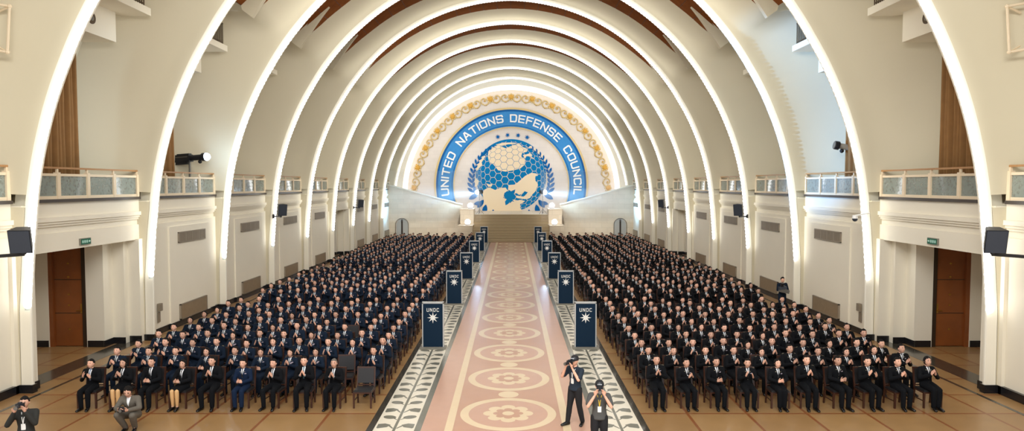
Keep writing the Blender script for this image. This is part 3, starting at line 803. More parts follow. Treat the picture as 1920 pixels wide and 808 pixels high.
# ------------------------------------------------------------------ banners
def banner_mesh():
    root = None
PX = {'U','N','D','C'}
for s in (-1,1):
    for i in range(6):
        yb = 24.3+9.0*i-(0.3 if i==5 else 0)
        ordw = ['nearest the camera','second from the camera','third from the camera','fourth from the camera','fifth from the camera','last, by the stairs'][i]
        r = empty('banner_stand', (s*2.8,yb,0.004), 'navy banner stand with white star, %s side of the aisle, %s' % (SIDE[s], ordw), 'banner stand', 'banner stands along the aisle')
        b = MB(); b.box((-0.36,-0.05,0.06),(0.36,0.10,1.66),'navy'); b.build('panel', r)
        b = MB()
        for (x0,x1,z0,z1) in ((-0.40,-0.36,0.06,1.70),(0.36,0.40,0.06,1.70),(-0.40,0.40,1.66,1.71)): b.box((x0,-0.065,z0),(x1,0.115,z1),'silver')
        b.build('frame', r)
        b = MB(); b.box((-0.48,-0.24,0),(0.48,0.26,0.06),'bannerbase'); b.build('base', r)
        b = MB(); quads, tot = text_quads('UNDC', 0.068, 0.115, 0.009, 0.036)
        for qi, q in enumerate(quads): b.prism([(p[0]-tot/2,-0.056-0.0004*qi,1.37+p[1]) for p in q],(0,0.004,0),'bannerwhite')
        b.build('lettering', r, merge=False)
        b = MB(); pts = []
        for q in range(16):
            rad = (0.21 if q%2==0 else 0.075); 
            pts.append((rad*math.sin(PI*q/8+0.0), -0.057, 1.14+rad*math.cos(PI*q/8+0.0)))
        b.prism(pts, (0,0.005,0), 'bannerwhite'); b.build('star', r)

# ------------------------------------------------------------------ speakers, follow spots, wall fittings
def speaker(name, loc, face, size, label, arm_to, grp=None):
    r = empty(name, loc, label, 'speaker', grp)
    q = Vector(face).to_track_quat('-Y','Z').to_matrix()
    w_, d_, h_ = size; b = MB()
    vs = []
    for (x,y,z) in ((-w_/2,-d_/2,-h_/2),(w_/2,-d_/2,-h_/2),(w_*.32,d_/2,-h_*.42),(-w_*.32,d_/2,-h_*.42),(-w_/2,-d_/2,h_/2),(w_/2,-d_/2,h_/2),(w_*.32,d_/2,h_*.42),(-w_*.32,d_/2,h_*.42)):
        vs.append(q@Vector((x,y,z)))
    b.add(vs, [(0,3,2,1),(4,5,6,7),(0,1,5,4),(1,2,6,5),(2,3,7,6),(3,0,4,7)], 'black'); b.build('cabinet', r)
    b = MB(); b.obox(q@Vector((0,-d_/2-0.012,0)),(w_*.92,0.02,h_*.94),q,'speakergrille'); b.build('grille', r)
    b = MB(); p0 = q@Vector((0,0,-h_/2)); p1 = p0+Vector((0,0,-0.1)); a_ = Vector(arm_to)-Vector(loc)
    b.tube(p0+Vector((0,0,0.06)), p1, 0.05, 0.05, 'black'); b.tube(p1, a_, 0.045, 0.045, 'black'); b.obox(a_,(0.1,0.22,0.22),Matrix.Identity(3),'black'); b.build('bracket', r)
for s in (-1,1):
    speaker('wall_speaker', (s*12.42,17.0,4.62), (-s*0.35,-0.9,-0.28), (0.48,0.42,0.62), 'large black speaker on an arm at the %s edge, before the first arch' % SIDE[s], (s*14.15,17.0,4.1))
    speaker('wall_speaker', (s*13.02,37.9,4.62), (-s*0.75,-0.9,-0.25), (0.5,0.42,0.66), 'black speaker on the %s side of the fourth arch' % SIDE[s], (s*13.68,38.55,4.2), 'small arch speakers')
    speaker('wall_speaker', (s*13.05,57.6,4.45), (-s*0.75,-0.9,-0.25), (0.5,0.42,0.66), 'small far black speaker on the %s side of the seventh arch' % SIDE[s], (s*13.68,58.15,4.05), 'small arch speakers')
def followspot(loc, aim, label, body, lit):
    r = empty('follow_spotlight', loc, label, 'spotlight')
    q = (Vector(aim)-Vector(loc)).to_track_quat('-Y','Z').to_matrix(); f = lambda x,y,z: q@Vector((x,y,z))
    b = MB()
    b.obox(f(0,0.35,0.0),(0.30,0.85,0.34),q,body); b.obox(f(0,0.40,-0.2),(0.24,0.6,0.16),q,'black'); b.obox(f(0,0.3,0.19),(0.18,0.7,0.05),q,'black')
    b.tube(f(0,-0.05,0.0),f(0,-0.75,0.0),0.13,0.13,body,14); b.tube(f(0,-0.72,0),f(0,-0.9,0),0.19,0.19,'black',16)
    b.obox(f(0,0.35,0.06),(0.31,0.7,0.03),q,'grey_metal'); b.ell(f(0,-0.55,-0.2),0.09,'black'); b.build('body', r, smooth=False)
    b = MB(); b.tube(f(0,-0.9,0),f(0,-0.93,0),0.17,0.17,'spotglow' if lit else 'grey_metal',18)
    if lit: b.ell(f(0,-0.93,0),0.15,'spotglow',12,8)
    b.build('lens', r)
    b = MB(); b.tube((0,0,-0.1),(0,0,5.48-loc[2]+0.25),0.05,0.05,'grey_metal',10)
    for k2 in range(3): an = 2*PI*k2/3+0.5; b.tube((0,0,5.48-loc[2]+0.6),(0.42*math.cos(an),0.42*math.sin(an),5.47-loc[2]),0.025,0.025,'grey_metal')
    b.build('stand', r)
followspot((-14.85,31.0,7.25), (8,25.5,8.6), 'black follow spotlight, switched on, on the left gallery rail of the second bay', 'black', True)
followspot((15.3,29.6,7.6), (-14,33,13.5), 'pale follow spotlight on a stand on the right gallery behind the second arch', 'silver', False)
spot('follow_beam', (-13.45,30.7,7.4), (15.2,30.9,9.6), 42000, (0.22,0.50,1.0), 23, 0.6, 0.35)
spot('follow_beam', (13.6,29.7,7.9), (-14.3,24.3,8.6), 10000, (0.6,0.8,1.0), 16, 1.0, 0.7)
# tubular wall frames near the top corners
for s in (-1,1):
    r = MB(); y0 = 18.35
    A = (s*13.55,y0,10.85); B = (s*14.6,y0-0.6,10.95); C2 = (s*14.65,y0-0.6,9.75); D2 = (s*13.65,y0,9.62)
    r.path([A,B,C2,D2,A], 0.035, 'frame_cream', 8); r.path([A,(s*14.0,y0+0.1,10.7)],0.03,'frame_cream'); r.path([D2,(s*14.0,y0+0.1,9.8)],0.03,'frame_cream')
    for p in (A,B,C2,D2): r.ell(p,0.06,'frame_cream',8,5)
    tag(r.build('wall_frame', smooth=False), 'cream tubular bracket frame high on the wall at the %s edge' % SIDE[s], 'bracket')
    r = MB(); r.tube((s*14.2,18.1,11.1),(s*13.75,17.9,11.15),0.05,0.05,'black'); r.ell((s*13.72,17.9,11.15),0.09,'iron')
    tag(r.build('pipe_fitting'), 'small dark fitting sticking out above the %s tubular bracket' % SIDE[s], 'fitting')
c = empty('security_camera', (13.08,25.2,4.72), 'white dome security camera on the right side of the second arch', 'security camera')
b = MB(); b.tube((0,0,0.12),(0.6,0.1,0.22),0.03,0.03,'white'); b.tube((0,0,0.14),(0,0,0.02),0.09,0.11,'white',14); b.build('arm', c)
b = MB(); b.ell((0,0,0.0),(0.1,0.1,0.1),'speakergrille'); b.build('dome', c, smooth=True)
for s in (-1,1):
    b = MB(); b.box((s*13.98,RZ(2)+0.95,0.95),(s*14.1,RZ(2)+1.15,1.25),'vent'); b.box((s*14.08,RZ(2)+0.95,0.5),(s*14.1,RZ(2)+1.15,0.9),'vent')
    tag(b.build('wall_box'), 'small grey junction box low on the %s wall behind the second arch' % SIDE[s], 'junction box')

# ------------------------------------------------------------------ people
def V(*a): return Vector(a)
def ico_pts(c, r, rot=None):
    if not hasattr(r,'__len__'): r = (r,r,r)
    t = (1+5**.5)/2; base = []
    for a in (-1,1):
        for b in (-t,t): base += [(0,a,b),(a,b,0),(b,0,a)]
    base = [Vector(p).normalized() for p in base]
    f = [(base[i]+base[j]).normalized() for i in range(12) for j in range(i) if (base[i]-base[j]).length < 1.1]
    out = []
    for p in base+f:
        q = Vector((p.x*r[0], p.y*r[1], p.z*r[2]))
        if rot: q = rot@q
        out.append(Vector(c)+q)
    return out
def hull(groups):
    """groups: list of (centre, radius or radii[, rot]); convex hull of them -> (verts, faces)"""
    pts = []
    for g in groups: pts += ico_pts(*g)
    bm = bmesh.new(); vs = [bm.verts.new(p) for p in pts]
    r = bmesh.ops.convex_hull(bm, input=vs)
    bmesh.ops.delete(bm, geom=[v for v in bm.verts if not v.link_faces], context='VERTS')
    bm.verts.index_update(); o = ([v.co.copy() for v in bm.verts], [tuple(v.index for v in f.verts) for f in bm.faces]); bm.free(); return o
def limb(mb, chain, m='skin'):
    for a, b in zip(chain[:-1], chain[1:]): vs, fs = hull([a, b]); mb.add(vs, fs, m)
def remesh(mb, voxel, faces, smooth=2):
    me = bpy.data.meshes.new('tmp'); me.from_pydata(mb.v, [], mb.f); me.update()
    o = bpy.data.objects.new('tmp', me); COL.objects.link(o)
    m1 = o.modifiers.new('r','REMESH'); m1.mode = 'VOXEL'; m1.voxel_size = voxel
    if smooth: m2 = o.modifiers.new('s','SMOOTH'); m2.factor = 0.5; m2.iterations = smooth
    dg = bpy.context.evaluated_depsgraph_get(); me2 = bpy.data.meshes.new_from_object(o.evaluated_get(dg))
    n = len(me2.polygons)*2
    o.modifiers.clear(); o.data = me2
    if faces and n > faces:
        m3 = o.modifiers.new('d','DECIMATE'); m3.ratio = faces/n
        dg = bpy.context.evaluated_depsgraph_get(); me3 = bpy.data.meshes.new_from_object(o.evaluated_get(dg))
    else: me3 = me2
    vs = [v.co.copy() for v in me3.vertices]; fs = [tuple(p.vertices) for p in me3.polygons]
    bpy.data.objects.remove(o); 
    for x in {me, me2, me3}: bpy.data.meshes.remove(x)
    out = MB(); out.v = [tuple(v) for v in vs]; out.f = fs; return out
def setm(mb, m): mb.mats = [M[m]]; mb.m = [0]*len(mb.f); return mb

def head_mesh(mb, c, yaw, pitch, female=False, skin='skin', scale=1.11):
    """sculpted head with nose, ears, eyes, brows and mouth; c = centre; faces -Y"""
    R = (Matrix.Rotation(yaw,3,'Z')@Matrix.Rotation(pitch,3,'X')); nu, nv = 20, 14; vs = []
    sx, sy, sz = (0.073,0.092,0.113) if female else (0.077,0.096,0.117)
    def shape(p):
        x,y,z = p
        w = 1.0
        if z < 0: w = 1-0.34*(-z)**1.6
        X = x*sx*w; Y = y*sy; Z = z*sz
        if z < 0 and y > 0: Y *= 1-0.35*(-z)
        f = max(0,-y)
        Y -= 0.022*f*math.exp(-(x/0.17)**2-((z+0.12)/0.2)**2)          # nose
        Y += 0.010*f*(math.exp(-((abs(x)-0.38)/0.18)**2-((z-0.10)/0.13)**2))  # sockets
        Y -= 0.006*f*math.exp(-(x/0.3)**2-((z+0.78)/0.18)**2)           # chin
        Y -= 0.004*f*math.exp(-(x/0.28)**2-((z+0.45)/0.08)**2)
        return R@(Vector((X,Y,Z))*scale)+Vector(c)
    for j in range(nv+1):
        t = PI*j/nv
        for i in range(nu): a = 2*PI*i/nu-PI/2; vs.append(shape((math.sin(t)*math.cos(a), math.sin(t)*math.sin(a), math.cos(t))))
    fs = [(j*nu+i,(j+1)*nu+i,(j+1)*nu+(i+1)%nu,j*nu+(i+1)%nu) for j in range(nv) for i in range(nu)]
    mb.add(vs, fs, skin)
    f = lambda x,y,z: R@(Vector((x,y,z))*scale)+Vector(c)
    for s in (-1,1):
        mb.ell(f(s*sx*1.0,0.008,-0.005),(0.010,0.017,0.028),skin,7,5,R)
        mb.ell(f(s*0.029,-0.083,0.012),(0.0150,0.008,0.0080),'eye',7,5,R)
        mb.ell(f(s*0.030,-0.085,0.033),(0.017,0.006,0.0038),'hair',7,4,R)
    mb.ell(f(0,-0.090,-0.051),(0.021,0.006,0.0055),'lip',8,4,R)
def hair_mesh(c, yaw, pitch, style, scale=1.12):
    R = (Matrix.Rotation(yaw,3,'Z')@Matrix.Rotation(pitch,3,'X')); mb = MB(); f = lambda x,y,z: R@(Vector((x,y,z))*scale)+Vector(c)
    m = 'hairgrey' if style == 'grey' else 'hair'
    nu, nv = 20, 16; vs = []; keep = {}
    for j in range(nv+1):
        t = PI*j/nv
        for i in range(nu):
            a = 2*PI*i/nu-PI/2; x,y,z = math.sin(t)*math.cos(a), math.sin(t)*math.sin(a), math.cos(t)
            ang = abs(math.atan2(x,-y)); lim = np.interp(ang, [0,0.45,0.9,1.25,1.6,3.15], [0.50,0.49,0.46,0.15,-0.02,-0.5] if style in ('short','grey') else [0.60,0.5,0.25,-0.2,-0.45,-0.75])
            k = 1.0 if z >= lim else 0.80
            n_ = 1+0.025*math.sin(7*a+3*z)+0.02*math.sin(13*x+9*y); top = 1.0 if ang < 0.9 and z > lim else 1.0
            vs.append(f(x*0.081*k*n_, 0.006+y*0.101*k*n_, 0.002+z*0.121*(top if z > 0 else 0.9)*n_))
    mb.add(vs, [(j*nu+i,(j+1)*nu+i,(j+1)*nu+(i+1)%nu,j*nu+(i+1)%nu) for j in range(nv) for i in range(nu)], m)
    if style == 'bun': mb.ell(f(0,0.112,0.01),0.038*scale,m,8,6)
    if style == 'tail': mb.ell(f(0,0.112,0.0),(0.03,0.03,0.05),m,8,6)
    if style == 'long':
        for s in (-1,1): mb.ell(f(s*0.062,0.02,-0.05),(0.026,0.05,0.075),m,8,6,R)
    return mb
def cap_mesh(c, yaw, pitch, m='black', printed=True):
    R = (Matrix.Rotation(yaw,3,'Z')@Matrix.Rotation(pitch,3,'X')); mb = MB(); f = lambda x,y,z: R@(Vector((x,y,z))*1.1)+Vector(c)
    vs = []; nu = 18
    for j in range(6):
        t = (PI/2)*j/5
        for i in range(nu): a = 2*PI*i/nu; vs.append(f(0.092*math.sin(t)*math.cos(a), 0.004+0.110*math.sin(t)*math.sin(a), 0.035+0.098*math.cos(t)))
    for i in range(nu): a = 2*PI*i/nu; vs.append(f(0.090*math.cos(a), 0.004+0.108*math.sin(a), 0.02))
    mb.add(vs, [(j*nu+i,(j+1)*nu+i,(j+1)*nu+(i+1)%nu,j*nu+(i+1)%nu) for j in range(6) for i in range(nu)], m)
    pts = [f(0.075*math.cos(a), -0.085+0.095*math.sin(a), 0.036-0.018*abs(math.sin(a))) for a in [PI+PI*i/10 for i in range(11)]]
    mb.prism(pts, R@Vector((0,0,0.008)), m)
    if printed:
        for dx in (-0.03,0.0,0.03): mb.obox(f(dx,-0.103,0.075),(0.018,0.02,0.024),R@Matrix.Rotation(-0.35,3,'X'),'capmark')
    return mb
def hand(mb, wrist, direc, palmn, side, curl=0.3, skin='skin'):
    """palm and five unequal fingers; direc = hand direction, palmn = palm normal, side = towards the thumb"""
    d = Vector(direc).normalized(); n = Vector(palmn).normalized(); t = Vector(side); t = (t-d*t.dot(d)).normalized(); w0 = Vector(wrist)
    k = w0+d*0.085
    vs, fs = hull([(w0,0.024),(k+t*0.028,0.014),(k-t*0.028,0.013),(w0+d*0.03+t*0.02,0.017)]); mb.add(vs, fs, skin)
    for i,(o,L) in enumerate(((0.031,0.070),(0.011,0.078),(-0.010,0.073),(-0.030,0.057))):
        p = k+t*o; q = p+d*(L*.55)+n*(curl*L*.25); r = q+(d*(1-curl)+n*curl*1.1).normalized()*(L*.5)
        limb(mb, [(p,0.0095),(q,0.0085),(r,0.0068)], skin)
    p = w0+d*0.03+t*0.030; q = p+(d*0.6+t*0.8).normalized()*0.036+n*0.008; r = q+(d*0.95+t*0.25).normalized()*0.03+n*0.006
    limb(mb, [(p,0.012),(q,0.010),(r,0.008)], skin)

def project_patch(bvh, rows, off, m, mb, ydir=1):
    """rows: list of (z, x0, x1) outline strips; dropped onto the chest from the front"""
    def hit(x, z):
        h = bvh.ray_cast(Vector((x,-1.2,z)), Vector((0,1,0)))
        return (h[0]+Vector((0,-off,0))) if h[0] is not None else Vector((x,-0.05,z))
    grid = []
    for z,x0,x1 in rows: grid.append([hit(x0+(x1-x0)*i/4, z) for i in range(5)])
    vs = [p for r in grid for p in r]; n = len(rows)
    fs = [(5*j+i,5*j+i+1,5*j+5+i+1,5*j+5+i) for j in range(n-1) for i in range(4)]
    mb.add(vs+[v+Vector((0,0.012,0)) for v in vs], fs+[tuple(len(vs)+i for i in f[::-1]) for f in fs], m)

def figure(P, outfit, q=1.0):
    """P: joint positions; returns dict part name -> MB.  q scales the face budget"""
    S_ = {}
    fem = outfit.get('female'); sk = 'skin'; sh = 0.92 if fem else 1.0
    b = MB()
    pel, wai, che, nek, hed = P['pelvis'], P['waist'], P['chest'], P['neck'], P['head']
    Rt = Matrix.Rotation(P.get('turn',0),3,'Z')
    def torso(mb, g, m='skin'):
        limb(mb, [(pel,(0.155*sh+g,0.105+g,0.10+g),Rt),(wai,(0.130*sh+g,0.095+g,0.09+g),Rt)], m)
        limb(mb, [(wai,(0.130*sh+g,0.095+g,0.09+g),Rt),(che,(0.160*sh+g,0.110+g,0.11+g),Rt)], m)
        vs, fs = hull([(che,(0.160*sh+g,0.108+g,0.10+g),Rt),(P['shL'],0.052+g),(P['shR'],0.052+g)]); mb.add(vs, fs, m)
    def arms(mb, g, to=1.0, m='skin'):
        for s in 'LR':
            sh_, el, wr = P['sh'+s], P['el'+s], P['wr'+s]
            if to < 1: 
                e2 = sh_.lerp(el, to); limb(mb, [(sh_,0.055+g),(e2,0.048+g*1.6)], m)
            else: limb(mb, [(sh_,0.055+g),(sh_.lerp(el,.5),0.047+g),(el,0.040+g),(el.lerp(wr,.4),0.038+g),(el.lerp(wr,.93),0.027+g)], m)
    def legs(mb, g, upto=1.0, m='skin'):
        for s in 'LR':
            h, k, a = P['hip'+s], P['kn'+s], P['an'+s]
            limb(mb, [(h,0.088+g),(h.lerp(k,.5),0.078+g),(k,0.056+g)], m)
            if upto >= 1: limb(mb, [(k,0.056+g),(k.lerp(a,.35),0.056+g),(k.lerp(a,.97),0.036+g*1.4)], m)
    torso(b, 0); limb(b, [(che+V(0,0,0.08),0.06),(nek,0.050),(hed+V(0,0.02,-0.06),0.047)])
    arms(b, 0); legs(b, 0)
    for s in 'LR':
        limb(b, [(P['el'+s],0.040),(P['wr'+s],0.024)]); limb(b, [(P['an'+s]+V(0,0,0.0),0.034),(P['toe'+s],0.026)])
    bd = setm(remesh(b, 0.016, int(1500*q)), 'skin')
    head_mesh(bd, hed, P.get('yaw',0), P.get('pitch',0), fem)
    for s in 'LR':
        hd = P['hand'+s]; hand(bd, P['wr'+s], hd[0], hd[1], hd[2], hd[3] if len(hd) > 3 else 0.25)
    S_['body'] = bd
    st = outfit.get('hair','short')
    if st == 'cap': S_['cap'] = cap_mesh(hed, P.get('yaw',0), P.get('pitch',0), 'black', outfit.get('printed',True)); S_['hair'] = hair_mesh(hed, P.get('yaw',0), P.get('pitch',0), 'short', 1.07)
    else: S_['hair'] = hair_mesh(hed, P.get('yaw',0), P.get('pitch',0), st)
    top = outfit['top']
    j = MB(); torso(j, 0.018, top); 
    limb(j, [(pel+V(0,0,0.0),(0.170*sh,0.125,0.10),Rt),(pel+V(0,-0.01,-0.05),(0.172*sh,0.13,0.05),Rt),(pel+V(0,-0.01,-0.07),(0.165*sh,0.125,0.03),Rt)], top) if P.get('skirted',True) else None
    arms(j, 0.016, outfit.get('sleeve',1.0), top)
    if outfit.get('collar',True): limb(j, [(che+V(0,0.01,0.10),(0.085,0.075,0.04)),(nek+V(0,0.012,0.0),(0.058,0.062,0.02))], top)
    jm = setm(remesh(j, 0.015, int(1300*q)), top); nm = outfit.get('topname','jacket'); S_[nm] = jm
    t = MB(); bot = outfit['bottom']
    if outfit.get('skirt'):
        for s in 'LR': limb(t, [(P['hip'+s],0.105),(P['hip'+s].lerp(P['kn'+s],.86),0.085)], bot)
        limb(t, [(pel,(0.16,0.12,0.09))]*2, bot); vs, fs = hull([(P['hipL'].lerp(P['knL'],.8),0.07),(P['hipR'].lerp(P['knR'],.8),0.07),(P['hipL'],0.09),(P['hipR'],0.09)]); t.add(vs, fs, bot)
        S_['skirt'] = setm(remesh(t, 0.017, int(500*q)), bot)
        t2 = MB(); 
        for s in 'LR': limb(t2, [(P['hip'+s].lerp(P['kn'+s],.8),0.068),(P['kn'+s],0.060),(P['kn'+s].lerp(P['an'+s],.35),0.059),(P['an'+s]+V(0,0,0.02),0.038)], 'stocking')
        S_['stockings'] = setm(remesh(t2, 0.014, int(500*q)), 'stocking')
    else:
        limb(t, [(pel+V(0,0,0.04),(0.162*sh,0.112,0.06),Rt),(pel,(0.160*sh,0.112,0.09),Rt)], bot); legs(t, 0.017, 1, bot)
        S_['trousers'] = setm(remesh(t, 0.016, int(1000*q)), bot)
    for s in 'LR':
        a, to = P['an'+s], P['toe'+s]; m_ = MB(); d = (to-a); d.z = 0; d = d.normalized()
        vs, fs = hull([(V(a.x,a.y,0.055)-d*0.035,0.038),(V(a.x,a.y,0.03)-d*0.04,0.03),(V(to.x,to.y,0.032)+d*0.02,(0.042,0.042,0.03)),(V(a.x,a.y,0.075),0.04)]); m_.add(vs, fs, 'shoe')
        m_.box((-0.001,-0.001,0.0),(0.001,0.001,0.0),'shoe') if False else None
        S_['shoe'+s] = m_
    # chest details
    bv = BVHTree.FromPolygons([Vector(v) for v in jm.v], jm.f)
    cz = che.z; nx = che.x
    if outfit.get('shirt'):
        z0 = nek.z+0.012; z1 = cz-0.075 if not outfit.get('deepv') else cz-0.16
        p = MB(); rows = []
        for i in range(7):
            u = i/6; z = z0+(z1-z0)*u; wv = 0.047*(1-u)**0.8+0.002 if i else 0.036; rows.append((z, nx-wv, nx+wv))
        project_patch(bv, rows, 0.007, 'shirt', p); S_['shirt'] = p
        if outfit.get('tie'):
            p = MB(); project_patch(bv, [(z0-0.012-(z0-0.012-z1+0.02)*i/9, nx-wv, nx+wv) for i, wv in enumerate((0.017,0.014,0.010,0.012,0.014,0.016,0.018,0.020,0.022,0.018))], 0.017, outfit['tie'], p); S_['tie'] = p
        if outfit.get('suitcuffs',True):
            p = MB()
            for s in 'LR':
                el, wr = P['el'+s], P['wr'+s]; p.tube(el.lerp(wr,.93), el.lerp(wr,1.0), 0.037, 0.034, 'shirt', 10)
            S_['cuffs'] = p
    if outfit.get('uniform'):
        p = MB(); project_patch(bv, [(cz+0.02,nx+0.065,nx+0.115),(cz-0.005,nx+0.065,nx+0.115)], 0.006, 'ribbon', p); S_['ribbon_bar'] = p
        p = MB()
        for s in (-1,1):
            project_patch(bv, [(cz+0.065,nx+s*0.065-0.010,nx+s*0.065+0.010),(cz+0.050,nx+s*0.065-0.010,nx+s*0.065+0.010)], 0.005, 'insignia', p)
            q_ = P['shL' if s < 0 else 'shR']; p.obox(q_+V(s*0.0,-0.005,0.072),(0.06,0.022,0.005),Matrix.Rotation(s*0.25,3,'Y'),'insignia')
        S_['insignia'] = p
        p = MB()
        for zz in (-0.10,-0.17): project_patch(bv, [(cz+zz+0.007,nx-0.007,nx+0.007),(cz+zz-0.007,nx-0.007,nx+0.007)], 0.008, 'insignia', p)
        S_['buttons'] = p
    if outfit.get('cord'):
        p = MB(); pts = []
        for i in range(9):
            x = nx-0.12+0.24*i/8; z = pel.z+0.045-0.045*math.sin(PI*i/8)
            h = bv.ray_cast(Vector((x,-1.2,z)), Vector((0,1,0))); pts.append((h[0]+Vector((0,-0.012,0))) if h[0] is not None else Vector((x,pel.y-0.14,z)))
        p.path(pts, 0.009, 'cord', 5); S_['belt_cord'] = p
    return S_

def seated(hands='clap', yaw=0.0, pitch=0.0, lean=0.0, female=False, knees=0.10, turn=0, h=1.0):
    P = {}
    hh = 0.97 if female else 1.0
    P['pelvis'] = V(0,0.08,0.565); P['waist'] = V(0,0.09-lean*.3,0.73); P['chest'] = V(0,0.085-lean*.8,0.91*hh+0.02)
    P['neck'] = V(0,0.08-lean,1.055*hh+0.02); P['head'] = V(0,0.045-lean*1.1,1.19*hh+0.02)
    sw = 0.155 if female else 0.175
    P['shL'] = V(-sw,0.085-lean*.9,0.985*hh+0.01); P['shR'] = V(sw,0.085-lean*.9,0.985*hh+0.01)
    def arm(wl, wr, dl, dr, nl, nr, tl, tr, c=0.25, eo=0.235, ez=0.755, ey=-0.02):
        P['elL'] = V(-eo,ey,ez); P['elR'] = V(eo,ey,ez); P['wrL'] = wl; P['wrR'] = wr
        P['handL'] = (dl,nl,tl,c); P['handR'] = (dr,nr,tr,c)
    if hands == 'clap': arm(V(-0.055,-0.22,0.885),V(0.055,-0.22,0.885),V(.30,-.35,.88),V(-.30,-.35,.88),V(1,0,0),V(-1,0,0),V(0,.9,.3),V(0,.9,.3),0.12)
    elif hands == 'open': arm(V(-0.10,-0.22,0.90),V(0.10,-0.22,0.86),V(.25,-.30,.9),V(-.2,-.5,.8),V(1,0,0),V(-1,0,0),V(0,.9,.3),V(0,.9,.3),0.2)
    elif hands == 'side': arm(V(-0.02,-0.23,0.86),V(0.10,-0.22,0.87),V(.35,-.45,.8),V(-.35,-.35,.8),V(1,0,0),V(-1,0,0),V(0,.9,.3),V(0,.9,.3),0.15)
    elif hands == 'low': arm(V(-0.07,-0.25,0.74),V(0.07,-0.25,0.74),V(.45,-.5,.4),V(-.45,-.5,.4),V(.6,0,.6),V(-.6,0,-.6),V(0,.2,.9),V(0,.2,.9),0.35)
    elif hands == 'lap': arm(V(-0.10,-0.24,0.64),V(0.10,-0.24,0.64),V(.45,-.8,-.1),V(-.45,-.8,-.1),V(0,0,-1),V(0,0,-1),V(.9,.2,0),V(-.9,.2,0),0.3,0.25,0.73,0.03)
    P['hipL'] = V(-0.085,0.05,0.55); P['hipR'] = V(0.085,0.05,0.55)
    P['knL'] = V(-knees,-0.38,0.525); P['knR'] = V(knees,-0.38,0.525)
    P['anL'] = V(-knees*0.9,-0.36,0.085); P['anR'] = V(knees*0.9,-0.36,0.085)
    P['toeL'] = V(-knees*1.0-0.02,-0.50,0.03); P['toeR'] = V(knees*1.0+0.02,-0.50,0.03)
    P['yaw'] = yaw; P['pitch'] = pitch-0.20
    return P

# ---- chair
def chair_parts():
    S_ = {}
    W, D = 0.25, 0.24
    for i,(x,y) in enumerate(((-W+.02,-D+.02),(W-.02,-D+.02))):
        m = MB(); m.add([(x-.02,y-.02,0),(x+.02,y-.02,0),(x+.02,y+.02,0),(x-.02,y+.02,0),(x-.025,y-.025,0.42),(x+.025,y-.025,0.42),(x+.025,y+.025,0.42),(x-.025,y+.025,0.42)],[(0,3,2,1),(4,5,6,7),(0,1,5,4),(1,2,6,5),(2,3,7,6),(3,0,4,7)],'chairwood'); S_['leg%d'%i] = m
    for i,x in enumerate((-W+.02,W-.02)):
        m = MB(); m.prism([(x-.02,D+0.04,0),(x-.02,D,0.0),(x-.02,D-.045,0.42),(x-.02,D+.045,0.97),(x-.02,D+.085,0.97),(x-.02,D+.0,0.42)],(0.04,0,0),'chairwood'); S_['leg%d'%(i+2)] = m
    m = MB(); m.box((-W,-D,0.40),(W,D,0.435),'chairwood'); S_['seat_frame'] = m
    m = MB(); m.box((-W+.012,-D+.012,0.435),(W-.012,D-.03,0.475),'leather'); m.box((-W+.03,-D+.03,0.475),(W-.03,D-.05,0.488),'leather'); S_['seat'] = m
    m = MB(); q = Matrix.Rotation(-0.16,3,'X'); m.obox((0,D+0.025,0.76),(2*W-.07,0.055,0.40),q,'leather'); S_['backrest'] = m
    m = MB(); m.obox((0,D+0.06,0.975),(2*W,0.05,0.04),q,'chairwood'); m.box((-W+.03,D-.03,0.5),(W-.03,D,0.53),'chairwood'); S_['back_frame'] = m
    m = MB()
    for x in (-W+.02,W-.02): m.box((x-.012,-D+.02,0.18),(x+.012,D,0.205),'chairwood')
    S_['stretcher'] = m
    return S_
import re as _re
def partname(n): return 'leg' if n.startswith('leg') else ('shoe' if n.startswith('shoe') else n)
def meshes_of(parts, smooth=True): return [(partname(n), mb.mesh(partname(n), smooth)) for n, mb in parts.items()]
def merged(parts, skip=()):
    out = MB()
    for n, mb in parts.items():
        if n in skip: continue
        for mi, mm in enumerate(mb.mats):
            fs = [f for f, k in zip(mb.f, mb.m) if k == mi]
            used = sorted({i for f in fs for i in f}); mp = {v:i for i,v in enumerate(used)}
            k = out.mi(mm); o = len(out.v); out.v += [tuple(mb.v[i]) for i in used]
            out.f += [tuple(mp[i]+o for i in f) for f in fs]; out.m += [k]*len(fs)
    return out
CH = chair_parts(); CHM = meshes_of(CH, False); CH1 = merged(CH).mesh('chair')
CHF = MB(); CHF.box((-.25,-.24,.41),(.25,.24,.48),'leather'); CHF.box((-.24,.24,.55),(.24,.30,.97),'leather')
for x in (-.23,.23):
    for y in (-.22,.24): CHF.box((x-.02,y-.02,0),(x+.02,y+.02,.42),'chairwood')

UN = dict(top='uni_navy', bottom='uni_navy', shirt=True, tie='tie', uniform=True, suitcuffs=False)
UB = dict(top='uni_black', bottom='uni_black', shirt=True, tie='tie', uniform=True, suitcuffs=False, cord=True)
UL = dict(UN, top='uni_blue', bottom='uni_blue')
SU = dict(top='suit', bottom='suit', shirt=True, tie='tie', deepv=True)
poses = [seated('clap',0.05,0.0), seated('open',-0.12,0.05,0.02), seated('side',0.18,0.0), seated('low',0.0,0.08,0.03), seated('clap',-0.2,-0.04,0.0,knees=0.13)]
fposes = [seated('clap',0.0,0.0,female=True,knees=0.07), seated('low',0.12,0.0,female=True,knees=0.07)]
full = {}
def variant(key, P, outfit, q=1.0):
    parts = figure(P, outfit, q); full[key] = (parts, meshes_of(parts)); return key
LV = []; RV = []
for i, P in enumerate(poses):
    LV.append(variant('L%d'%i, P, dict(UN, hair='short'))); RV.append(variant('R%d'%i, P, dict(UB, hair='short', cord=True)))
LF = [variant('LF%d'%i, P, dict(UN, hair='bun', female=True)) for i, P in enumerate(fposes)]
